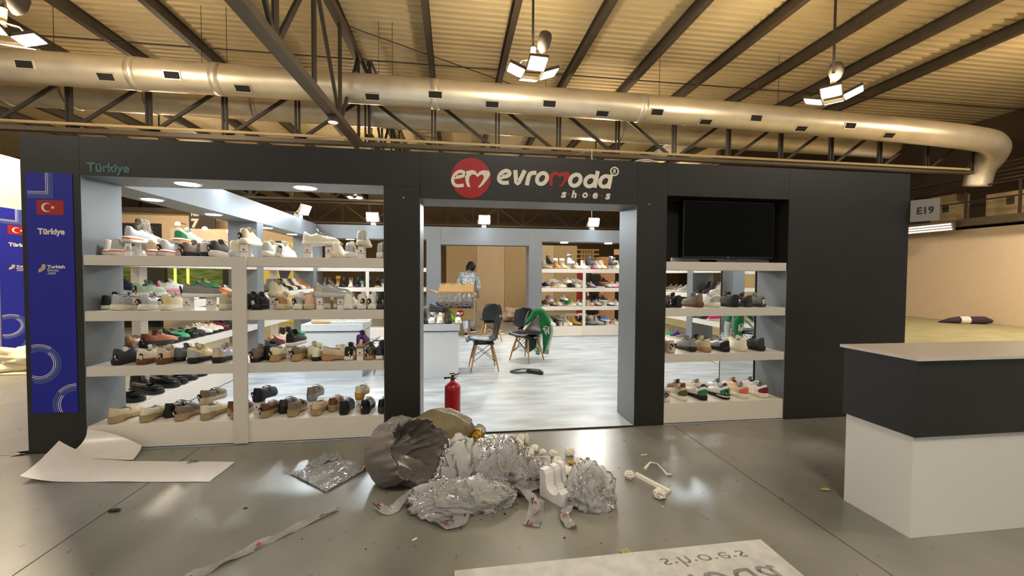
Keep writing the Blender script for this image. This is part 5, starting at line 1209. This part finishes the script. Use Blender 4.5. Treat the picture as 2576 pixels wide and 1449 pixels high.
def sticker(a0, a1, z0, z1, rnd=False):
    mb = MB(); n = 10; r = .0741
    if rnd:
        am, zm = (a0 + a1) / 2, (z0 + z1) / 2; pts = [(am + (a1 - a0) / 2 * cos(2 * pi * i / 24), zm + (z1 - z0) / 2 * sin(2 * pi * i / 24)) for i in range(24)]
        mb.add([(r * cos(a), r * sin(a), z) for a, z in pts] + [(r * 1.002 * cos(am), r * 1.002 * sin(am), zm)], [(i, (i + 1) % 24, 24) for i in range(24)])
    else:
        mb.add([(r * cos(a0 + (a1 - a0) * i / n), r * sin(a0 + (a1 - a0) * i / n), z) for i in range(n + 1) for z in (z0, z1)], [(2 * i, 2 * i + 2, 2 * i + 3, 2 * i + 1) for i in range(n)])
    mb.obj('sticker', mat('sticker_white', 'cfd0c4', .5), ex)
A0 = radians(-160 + 20)
sticker(A0 - 1.35, A0 + .12, .235, .31, True); sticker(A0 - 1.4, A0 + .02, .085, .225); sticker(A0 - .1, A0 + .30, .10, .135); sticker(A0 + 2.05, A0 + 2.6, .105, .14)

# power strip with its coiled lead
ps = thing('power_strip', 'black power strip with coiled cable on the stand floor', 'power strip', (1.08, 2.27, .004))
Mx = Matrix.Translation((.09, -.075, 0)) @ Matrix.Rotation(radians(-40), 4, 'Z')
MB().box((-.13, -.028, 0), (.13, .028, .045), M=Mx, c=.005).obj('socket_block', M_BLACK, ps)
for i in range(4): MB().lathe([(.001, 0), (.019, 0), (.019, .002), (.015, .002), (.015, -.001), (.001, -.001)], 14, M=Mx @ Matrix.Translation((-.09 + i * .055, 0, .0455))).obj('socket', M_MATTE, ps)
cpts = []
for i in range(46):
    a = i * .42; r = .16 + .03 * sin(i * .9); cpts.append((r * cos(a) * 1.25 - .02, r * sin(a) * .75 + .04, .008 + .0028 * (i % 7)))
cpts += [(.2, .02, .01), (.16, -.02, .02), (.17, -.13, .022)]
MB().tube(curve(cpts, 3), .0055, 6).obj('cable', M_BLACK, ps, smooth=True)
# ------------------------------------------------------------------ rubbish on the floor in front
F = lambda u, v: at(u, v, Z=0)
def crumple(name, label, cat, loc, r, m, seed, amp=.35, fr=2.2, sub=4, flat=.0, group=None, dent=None, rz=0, ridge=.5, facet=False):
    bm = bmesh.new(); bmesh.ops.create_icosphere(bm, subdivisions=sub, radius=1); sd = Vector((seed * 1.7, seed * .31, seed * 2.3))
    zmin = 9
    for v in bm.verts:
        d = v.co.normalized(); f = 0; a = 1; q = d * fr
        for o_ in range(3): f += a * (1 - 2 * abs(noise.noise(q + sd))) ; a *= ridge; q = q * 2.1
        s = 1 + amp * (f * .6 - .45)
        if dent:
            c = d.dot(dent[0]); 
            if c > dent[1]: s *= 1 - dent[2] * ((c - dent[1]) / (1 - dent[1])) ** .7
        v.co = Vector((d.x * r[0] * s, d.y * r[1] * s, d.z * r[2] * s))
    zs = sorted(v.co.z for v in bm.verts); z0 = zs[int(len(zs) * .06)]
    for v in bm.verts: v.co.z = max(v.co.z - z0, .0005 + .002 * (v.co.x * 7 % 1))
    me = bpy.data.meshes.new(name); bm.to_mesh(me); bm.free(); me.materials.append(m)
    me.polygons.foreach_set('use_smooth', [not facet] * len(me.polygons))
    return ob(name, me, None, (loc[0], loc[1], .001), rz, label, cat, group)
def sheet(name, mats, corners, n, hf, parent=None, label=None, cat=None, group=None, th=.0):
    """crumpled sheet between four floor corners; hf(s, t) -> height (and optional x, y shift)"""
    a, b, c, d = [Vector((p[0], p[1], p[2] if len(p) > 2 else 0)) for p in corners]; nx, ny = n; mb = MB(); vs = []
    for j in range(ny + 1):
        for i in range(nx + 1):
            s, t = i / nx, j / ny; p = (a * (1 - s) + b * s) * (1 - t) + (d * (1 - s) + c * s) * t; h = hf(s, t)
            vs.append((p.x + (h[1] if isinstance(h, tuple) else 0), p.y + (h[2] if isinstance(h, tuple) else 0), p.z + (h[0] if isinstance(h, tuple) else h)))
    mb.add(vs, [(j * (nx + 1) + i, j * (nx + 1) + i + 1, (j + 1) * (nx + 1) + i + 1, (j + 1) * (nx + 1) + i) for j in range(ny) for i in range(nx)])
    return mb.obj(name, mats, parent, smooth=True, label=label, cat=cat, group=group)
N3 = lambda x, y, z=0.: noise.noise(Vector((x, y, z)))
# big grey bag: an open sack lying on its side, its folded mouth towards the heap
def sack():
    A = Vector((.62, -.66, .42)).normalized(); U = A.cross(Vector((0, 0, 1))).normalized(); V_ = U.cross(A)
    nr, ns = 30, 120; vs = []
    for i in range(nr + 1):
        t = i / nr
        rad = .285 * sqrt(max(0, 1 - (1 - min(1, t / .5)) ** 2)) ** .8 + .01 if t < .5 else .295 - .06 * ((t - .5) / .5) ** 1.5
        for j in range(ns):
            a = 2 * pi * j / ns
            q = Vector((cos(a), sin(a), 0))
            rid = (1 - 2 * abs(noise.noise(q * 2.3 + Vector((1, 5, t * .6))))) * .55 + (1 - 2 * abs(noise.noise(q * 5.5 + Vector((3, 1, t * .9))))) * .35 + (1 - 2 * abs(noise.noise(q * 12 + Vector((7, 2, t * 2))))) * .13
            r = rad * (1 + (.05 + .24 * max(0, t - .3)) * rid + .06 * noise.noise(q * 1.4 + Vector((0, 0, t * 3))))
            d3 = A * t + U * cos(a) + V_ * sin(a); R3 = lambda k, e=0: 1 - 2 * abs(noise.noise(d3 * k + Vector((e, 3, 1))))
            r *= 1 + .035 * R3(1.5) + .018 * R3(4.2, 4)
            L = .44 * t + (.06 * rid + .11 * noise.noise(q * 1.6 + Vector((9, 9, 9)))) * max(0, t - .5) * 2
            p = A * (L - .2) + U * (r * cos(a)) + V_ * (r * sin(a))
            vs.append(p)
    # inner folds: the mouth turned in
    for i in range(1, 9):
        t = i / 8
        for j in range(ns):
            a = 2 * pi * j / ns; q = Vector((cos(a), sin(a), 0))
            rid = (1 - 2 * abs(noise.noise(q * 2.8 + Vector((4, 5, t))))) * .6 + (1 - 2 * abs(noise.noise(q * 7 + Vector((3, 8, t * 1.5))))) * .35
            r = .245 * (1 - .62 * t) * (1 + (.20 + .35 * t) * rid)
            d3 = A * (1.2 - t) + U * cos(a) * (1 - .5 * t) + V_ * sin(a) * (1 - .5 * t); R3 = lambda k, e=0: 1 - 2 * abs(noise.noise(d3 * k + Vector((e, 6, 2))))
            r *= 1 + .16 * R3(2.2) * t + .05 * R3(5.5, 4)
            rid += .5 * R3(3.3, 9)
            L = .44 - .34 * t + (.05 + .10 * t) * rid
            vs.append(A * (L - .2) + U * (r * cos(a)) + V_ * (r * sin(a)))
    n2 = nr + 9
    fs = [(i * ns + j, i * ns + (j + 1) % ns, (i + 1) * ns + (j + 1) % ns, (i + 1) * ns + j) for i in range(n2 - 1) for j in range(ns)]
    fs += [tuple((n2 - 1) * ns + j for j in range(ns))]
    out = []
    for p in vs:
        z = p.z + .20
        if z < .02: z = .002 + .018 * (1 / (1 + (.02 - z) * 30)) 
        out.append((p.x, p.y, z))
    return MB().add(out, fs).mesh('rubbish_bag', M_GREYBAG, True)
rb = ob('rubbish_bag', sack(), None, (-.375, -.70, .001), 0, 'large grey plastic rubbish bag lying open, at one end of the heap', 'rubbish bag'); rb.scale = (.86, .86, .76)
crumple('plastic_bag', 'beige plastic bag slumped behind the grey rubbish bag', 'plastic bag', (-.10, -.30), (.25, .12, .17), M_BEIGEBAG, 3.3, .25, 1.0, 4)
# clear and milky wrap: gathered, creased film in a few overlapping layers
def wrap(label, loc, r, m, seed, layers=3):
    mb = MB(); na, nr = 120, 46
    for ly in range(layers):
        sd = seed * 1.7 + ly * 13.1; o_ = Vector((sd, sd * .6, sd * 1.9)); sc = 1 - .13 * ly; dx, dy = (.2 * sin(sd), .2 * cos(sd * 1.3)) if ly else (0, 0); vs = []
        for i in range(nr + 1):
            th = pi * .56 * i / nr
            for j in range(na):
                a = 2 * pi * j / na; d = Vector((sin(th) * cos(a), sin(th) * sin(a), cos(th)))
                p = d * 1.0 + Vector((noise.noise(d * 1.7 + o_), noise.noise(d * 1.7 + o_ * 2), noise.noise(d * 1.7 + o_ * 3))) * .55
                R_ = lambda k, e=0: 1 - 2 * abs(noise.noise(p * k + o_ * (1 + e)))
                s = sc * (.70 + .30 * noise.noise(d * 1.1 + o_) + .22 * R_(1.7) + .13 * R_(3.4, 1) + .05 * R_(7, 2) + .012 * R_(15, 3))
                vs.append(((d.x * s + dx) * r[0], (d.y * s + dy) * r[1], max(.001 + .003 * (j % 3), (d.z * s + .12) * r[2])))
        mb.add(vs, [(i * na + j, i * na + (j + 1) % na, (i + 1) * na + (j + 1) % na, (i + 1) * na + j) for i in range(nr) for j in range(na)])
    return mb.obj('plastic_wrap', m, None, True, loc=(loc[0], loc[1], .001), label=label, cat='plastic wrap')
for i, (u, v, r, m, lb) in enumerate(((1165, 1222, (.19, .16, .30), M_MILK, 'milky crumpled plastic wrap beside the grey bag'), (1265, 1215, (.24, .20, .27), M_CLEAR, 'glistening clear plastic wrap at the middle of the heap'), (1150, 1275, (.26, .13, .15), M_CLEAR, 'flattened clear plastic in front of the milky wrap'),
                                      (1240, 1160, (.22, .13, .18), M_CLEAR, 'clear plastic tuft behind the glistening wrap'), (1483, 1258, (.16, .14, .20), M_CLEAR, 'clear plastic ball at the far side of the heap, beside the foam block'), (1095, 1262, (.14, .08, .11), M_CLEAR, 'small clear plastic fold below the grey bag'), (1335, 1215, (.13, .10, .15), M_CLEAR, 'clear plastic scrunch among the printed tape'),
                                      (1215, 1272, (.20, .12, .16), M_MILK, 'milky plastic fold above the tape fan'))):
    wrap(lb, F(u, v), r, m, 11.3 + i * 2.7, 1 if m is M_MILK else 2)
# printed tape strips
def tape(label, pts, wd, seed, lift=.02):
    t = thing('printed_tape', label, 'tape')
    C = [Vector(p) for p in curve([(*F(u, v).xy, h) for u, v, h in pts], 8)]; vs = []; n = len(C); k = 5
    for i, p in enumerate(C):
        d = (C[min(i + 1, n - 1)] - C[max(i - 1, 0)]); d.z = 0; d.normalize(); s = Vector((-d.y, d.x, 0)); tw = 1.1 * noise.noise(Vector((i * .18, seed, 0)))
        for j in range(k):
            f = (j / (k - 1) - .5) * wd
            q = p + s * f * cos(tw) + Vector((0, 0, 1)) * (f * sin(tw) + lift * abs(noise.noise(Vector((i * .6, j * .9, seed)))))
            vs.append((q.x, q.y, max(.002, q.z)))
    fs = [(i * k + j, (i + 1) * k + j, (i + 1) * k + j + 1, i * k + j + 1) for i in range(n - 1) for j in range(k - 1)]
    MB().add(vs, fs).obj('strip', M_TAPE2, t, smooth=True)
    step = max(3, int(.15 / max((C[1] - C[0]).length, .004)))
    for i in range(1, n - 1, step):
        a, b = Vector(vs[i * k + 1]), Vector(vs[i * k + 3]); c = Vector(vs[i * k + 2]) + Vector((0, 0, .007)); e = Vector(vs[(i + 1) * k + 2]) - Vector(vs[i * k + 2]); e.normalize(); sdir = (b - a).normalized()
        MB().add([tuple(c + e * (.012 * cos(q)) + sdir * (.012 * sin(q))) for q in [2 * pi * z / 10 for z in range(10)]], [tuple(range(10))]).obj('print_dot', M_RED, t)
        MB().add([tuple(c + sdir * -.022 + e * x + sdir * y) for x, y in ((-.03, -.004), (.03, -.004), (.03, .004), (-.03, .004))], [(0, 1, 2, 3)]).obj('print_word', M_BLACK, t)
M_TAPE2 = film('tape_film', 'f6f2f0', .85, .16, .4, .6, 60)
tape('long printed tape strip lying straight on the front floor', [(470, 1462, .002), (560, 1418, .003), (680, 1360, .003), (780, 1312, .003), (848, 1282, .004)], .062, 1.2, .008)
tape('printed tape curling out below the grey bag', [(950, 1285, .03), (985, 1290, .01), (1030, 1262, .05), (1085, 1268, .06), (1140, 1290, .05)], .06, 2.2)
tape('printed tape fan at the heap\'s front edge', [(1065, 1285, .03), (1105, 1318, .01), (1150, 1322, .01), (1175, 1290, .04), (1235, 1275, .06)], .085, 3.2)
tape('printed tape draped over the heap towards the foam block', [(1195, 1278, .04), (1250, 1262, .07), (1300, 1256, .08), (1345, 1275, .03), (1340, 1300, .01)], .06, 4.2)
tape('looped printed tape between wrap and foam block', [(1300, 1245, .03), (1330, 1205, .08), (1365, 1185, .10), (1380, 1215, .06), (1345, 1240, .04), (1290, 1250, .05)], .055, 5.2)
tape('bubbly tape tongue in the warm light', [(1350, 1265, .03), (1348, 1295, .004), (1335, 1325, .003)], .10, 6.2, .01)
tape('silvery tape twist on the floor near the clear ball', [(1430, 1255, .03), (1432, 1280, .02), (1420, 1305, .02), (1432, 1325, .015), (1452, 1330, .01)], .055, 7.2, .03)
# bubble film sheet
q = [F(727, 1192), F(820, 1240), F(928, 1180), F(862, 1158)]
sheet('bubble_wrap', M_BUBBLE, q, (40, 30), lambda s, t: .006 + .018 * abs(N3(s * 5, t * 5, 1)) + .012 * abs(N3(s * 22, t * 22, 2)), None, 'glittering bubble-wrap sheet spread on the floor beside the grey bag', 'bubble wrap')
sheet('bubble_wrap', M_BUBBLE, [F(765, 1185), F(860, 1160), F(853, 1140), F(800, 1160)], (26, 14), lambda s, t: .01 + .05 * abs(N3(s * 4, t * 3, 7)) + .02 * abs(N3(s * 16, t * 16, 9)), None, 'rolled-up edge of bubble wrap behind the glittering sheet', 'bubble wrap')
# tissue balls
tis = ((1312, 1108, .036, 'topmost by the stand\'s edge'), (1283, 1122, .032, 'in the upper clump'), (1305, 1122, .036, 'in the upper clump beside the plume'), (1330, 1143, .037, 'above the leaning white box'), (1345, 1130, .03, 'long one behind the leaning box'), (1292, 1150, .03, 'half under the clear wrap'),
       (1392, 1143, .030, 'with a raised tip'), (1433, 1140, .034, 'alone, farthest from the heap'), (1402, 1162, .03, 'between box and gold foil'), (1400, 1172, .034, 'behind the foam block'), (1457, 1168, .036, 'next to the gold foil'), (1582, 1198, .030, 'alone beside the paper strip'), (1660, 1248, .036, 'at the paper strip\'s lower end'),
       (1195, 1128, .034, 'beside the gold bag'), (1165, 1135, .038, 'pale one left of the gold bag'), (1245, 1125, .03, 'right of the gold bag'), (1365, 1138, .024, 'behind the leaning white box'))
for i, (u, v, r, lb) in enumerate(tis):
    p = F(u, v + 6); crumple('tissue_ball', 'crumpled white tissue ball, ' + lb, 'tissue', p, (r * 1.05, r, r * .95), M_TISSUE, 31.7 + i * 1.9, .5, 2.2, 3, group='crumpled tissue balls', facet=True)
p = F(1325, 1118); crumple('tissue_twist', 'upright white tissue twist in the upper clump', 'tissue', p, (.018, .018, .05), M_TISSUE, 71, .3, 2, 3)
p = F(1425, 1195); crumple('tissue_fold', 'smooth white tissue fold behind the foam block', 'tissue', p, (.07, .04, .03), M_TISSUE, 73, .25, 1.4, 3)
# gold foil
p = F(1200, 1130); crumple('gold_bag', 'gold foil bag with a tuft of clear film on top', 'foil', p, (.06, .05, .085), M_GOLD, 81, .35, 2, 4)
p = F(1205, 1112); o = crumple('film_tuft', 'clear film tuft above the gold foil bag', 'plastic wrap', p, (.05, .03, .05), M_CLEAR, 83, .6, 2.4, 4); o.location.z = .05
p = F(1440, 1168); crumple('gold_scrap', 'small gold foil scrap beside a tissue ball', 'foil', p, (.03, .018, .012), M_GOLD, 85, .5, 2.5, 3)
p = F(914, 1184); crumple('gold_scrap', 'tiny gold foil scrap at the bubble wrap corner', 'foil', p, (.014, .014, .012), M_GOLD, 87, .5, 2.5, 3)
# white boxes and foam block
M_FOAM = mat('white_foam', 'eeeeec', .6, bump=.1, bscale=120)
for nm, u, v, rz, lb, tl in (('small_box', 1367, 1178, 12, 'small white box leaning among the tissue balls', .35), ('small_box', 1492, 1203, -6, 'small white box standing alone past the foam block', .12)):
    p = F(u, v); t = thing(nm, lb, 'box', (p.x, p.y, .001), radians(rz))
    MB().box((-.052, -.03, 0), (.052, .03, .075), M=Matrix.Rotation(-tl, 4, 'X'), c=.002).obj('body', M_PAPER, t)
    MB().box((-.054, -.0325, .045), (.054, .0325, .078), M=Matrix.Rotation(-tl, 4, 'X'), c=.002).obj('lid', M_PAPER, t)
p = F(1410, 1250); fb = thing('foam_block', 'moulded white foam packing block with rounded hollows', 'foam packing', (p.x, p.y, .003), radians(-58)); fb.scale = (1.3, 1.1, 1.55)
sec = [(-.075, 0), (.075, 0), (.075, .05), (.062, .055)] + [(.012 + .042 * cos(a), .062 + .030 * sin(a)) for a in [0, -.5, -1, -1.57, -2.1, -2.6, -pi]] + [(-.035, .10), (-.045, .115), (-.075, .115)]
def fpart(nm, y0, y1, sc=1.):
    mb = MB(); slab_mesh(mb, [(a * sc, b * sc) for a, b in sec], lambda x, z, d: (x, y0 + d, z), y1 - y0); mb.obj(nm, M_FOAM, fb)
fpart('end', -.085, -.03); fpart('rib', -.005, .035); fpart('end', .055, .085)
MB().box((-.075, -.06, 0), (.075, .06, .035), c=.004).box((-.075, -.06, .03), (-.045, .06, .10), c=.004).obj('core', M_FOAM, fb)
# paper strip, cord, scraps
p0, p1 = F(1600, 1195), F(1685, 1240)
mb = MB(); d = (p1 - p0); s = Vector((-d.y, d.x, 0)).normalized() * .02
mb.add([p0 + s, p0 - s, p1 - s, p1 + s] + [x + Vector((0, 0, .018)) for x in (p0 + s * .6, p0 - s * .6, p1 - s * .6, p1 + s * .6)], [(3, 2, 1, 0), (4, 5, 6, 7), (0, 1, 5, 4), (1, 2, 6, 5), (2, 3, 7, 6), (3, 0, 4, 7)]); mb.obj('paper_roll', M_TISSUE, label='flattened white paper roll on the floor between tissue balls', cat='paper')
MB().tube([(*F(u, v).xy, h) for u, v, h in ((1622, 1182, .006), (1635, 1170, .02), (1652, 1172, .02), (1668, 1186, .012), (1678, 1196, .005), (1688, 1196, .008))], [.012, .006, .004, .005, .01, .007], 7).obj('paper_twist', M_TISSUE, label='thin twisted white paper cord curling near the paper roll', cat='paper')
for i, (u, v, a, l, c, lb) in enumerate(((1620, 1145, .1, .05, M_TISSUE, 'short white strip on the floor in front of the blank pillar'), (1557, 1144, .6, .012, M_TISSUE, 'tiny white crumb on the floor below the doorway'), (1668, 1276, .3, .01, M_TISSUE, 'tiny white crumb in front of the last tissue ball'), (1043, 1358, .7, .03, M_TISSUE, 'white sliver on the floor in front of the heap'), (618, 1279, 0, .02, M_BLACK, 'black sliver on the floor left of the tape strip'))):
    p = F(u, v); MB().box((-l / 2, -.004, 0), (l / 2, .004, .004), M=Matrix.Translation((p.x, p.y, .001)) @ Matrix.Rotation(a, 4, 'Z')).obj('scrap', c, label=lb, cat='scrap')
p = F(1574, 1391); t = thing('card', 'folded yellow card lying behind the stencil board', 'card', (p.x, p.y, .001), .3); MB().box((-.022, -.02, 0), (.022, .02, .006)).obj('cover', mat('yellow_card', 'b3a85c', .6), t); MB().box((-.014, -.012, .006), (.014, .012, .0068)).obj('print', mat('yellow_card_print', '8c8648'), t)
p = F(2075, 1233); crumple('leaf_scrap', 'yellowish scrap on the floor near the counter', 'scrap', p, (.03, .015, .006), mat('yellow_scrap', 'a89a4a', .6), 91, .5, 2, 3)
p = F(288, 1287); crumple('dust_clump', 'grey dust clump on the floor joint in front of the white sheet', 'dust', p, (.03, .012, .008), mat('dust', '3a352c', .9), 92, .8, 3.5, 3)
for i, (u, v, r) in enumerate(((1120, 1290, .006), (1270, 1295, .008), (1095, 1300, .005), (1420, 1355, .006), (1240, 1302, .005), (1210, 1308, .004), (920, 1383, .005), (760, 1358, .004), (1300, 1270, .006), (1160, 1330, .005), (1512, 1368, .004))):
    p = F(u, v); crumple('crumb', 'small dark crumb on the floor around the heap', 'crumb', p, (r, r * .8, r * .6), M_MATTE, 100 + i, .3, 2, 1, group='dark crumbs on the floor')
# white sheets peeled off by the banner pillar
c4 = [F(50, 1214), F(527, 1213), F(592, 1163), F(150, 1160)]
def hsheet(s, t):
    lift = max(0, (.22 - s) / .22); back = max(0, (.42 - s) / .42) * t
    return .003 + .006 * abs(N3(s * 3, t * 2)) + .045 * lift * lift + .11 * back ** 1.6
sheet('white_sheet', M_PAPER, c4, (40, 14), hsheet, None, 'large white sheet lying on the floor, its end curling up by the pillar', 'sheet')
a, b = F(100, 1175), F(250, 1163)
def peel(s, t): 
    z = .19 * max(0, t - .35) / .65
    return (z + .01 * N3(s * 3, t * 3), 0, 0)
mbp = MB(); vs = []
for j in range(17):
    for i in range(13):
        s, t = i / 12, j / 16
        top = Vector((-2.885 + s * .42, -.022 - .05 * s * s, .185 - .13 * s ** 1.5)); low = Vector((-3.0 + s * .58, -.26 + .03 * s, .006 + .03 * sin(s * 3) ** 2)); mid = Vector((-2.86 + s * .42, -.06 - .05 * s, .035))
        q = top * (1 - t) ** 2 + mid * 2 * t * (1 - t) + low * t * t; vs.append(tuple(q))
mbp.add(vs, [(j * 13 + i, j * 13 + i + 1, (j + 1) * 13 + i + 1, (j + 1) * 13 + i) for j in range(16) for i in range(12)])
mbp.obj('white_sheet', M_PAPER, smooth=True, label='white sheet peeling off the shelf plinth next to the pillar', cat='sheet')
p = F(485, 1166); t = thing('leaf_sprig', 'small green leafy sprig on the white sheet', 'leaf', (p.x, p.y, .006))
M_LEAF = mat('leaf_green', '34452c', .5)
for i, a in enumerate((.2, 1.1, 2.4, 3.6)):
    MB().add([(0, 0, .004), (.022, .008, .009), (.045, 0, .006), (.022, -.008, .009)], [(0, 1, 2, 3)], M=Matrix.Rotation(a, 4, 'Z')).obj('leaf', M_LEAF, t)
# black torn strip at the pillar foot
MB().add([(-3.31, -.004, .0), (-3.38, -.02, .03), (-3.35, -.012, .012), (-3.40, -.05, .002), (-3.31, -.012, .0), (-3.31, -.002, .03)], [(0, 1, 2, 5), (2, 3, 4, 0)]).obj('torn_strip', M_MATTE, label='torn black strip sticking out at the banner pillar foot', cat='strip')

# ------------------------------------------------------------------ stencil board with cut-out lettering, face down on the floor
bd = thing('stencil_board', 'white stencil board with cut-out lettering on the floor, lower edge of view', 'board', (0, 0, 0))
O = Vector((.006, -1.776)); ux = (Vector((1.637, -1.748)) - O).normalized(); uy = Vector((ux.y, -ux.x))      # y runs towards the viewer
def cut(s, size, x, y, wd, ht):
    """outlines of the letters, flipped over, as closed loops in board coordinates"""
    cu = bpy.data.curves.new('stencil', 'FONT'); cu.body = s; cu.size = size; cu.offset = .002; cu.shear = .2; cu.resolution_u = 3; cu.fill_mode = 'NONE' if hasattr(cu, 'fill_mode') else cu.fill_mode
    o = bpy.data.objects.new('stencil_tmp', cu); COL.objects.link(o); bpy.context.view_layer.update()
    me = bpy.data.meshes.new_from_object(o.evaluated_get(bpy.context.evaluated_depsgraph_get())); bpy.data.objects.remove(o)
    nb = {}
    for e in me.edges: a, b = e.vertices; nb.setdefault(a, []).append(b); nb.setdefault(b, []).append(a)
    seen, loops = set(), []
    for v in nb:
        if v in seen: continue
        lp, c, p_ = [], v, None
        while c not in seen:
            seen.add(c); lp.append(c); nx = [q for q in nb[c] if q != p_ and q not in seen]
            if not nx: break
            p_, c = c, nx[0]
        if len(lp) > 4: loops.append([me.vertices[i].co.xy for i in lp])
    xs = [q.x for l in loops for q in l]; ys = [q.y for l in loops for q in l]
    return [[(x + (q.x - min(xs)) / (max(xs) - min(xs)) * wd, y + (q.y - min(ys)) / (max(ys) - min(ys)) * ht) for q in l] for l in loops]
def area(l): return abs(sum(l[i - 1][0] * l[i][1] - l[i][0] * l[i - 1][1] for i in range(len(l))) / 2)
def within(l, big): 
    x, y = l[0]; c = False
    for i in range(len(big)):
        (x1, y1), (x2, y2) = big[i - 1], big[i]
        if (y1 > y) != (y2 > y) and x < (x2 - x1) * (y - y1) / (y2 - y1) + x1: c = not c
    return c
loops = cut('s·h·o·e·s', .1, 1.01, .065, .46, .075) + cut('evromoda', .2, .42, .185, 1.12, .20)
outer = [l for l in loops if not any(within(l, b) for b in loops if b is not l)]
islands = [l for l in loops if l not in outer]
mb = MB(); BW = lambda x, y, d: (O.x + ux.x * x + uy.x * y, O.y + ux.y * x + uy.y * y, .021 - d)
slab_mesh(mb, [(0, 0), (1.631, 0), (1.631, .62), (0, .62)], BW, .020, outer)
for il in islands: slab_mesh(mb, il, BW, .020)
mb.obj('board', mat('stencil_white', 'c6c5c2', .5, var=.14, vscale=14), bd)
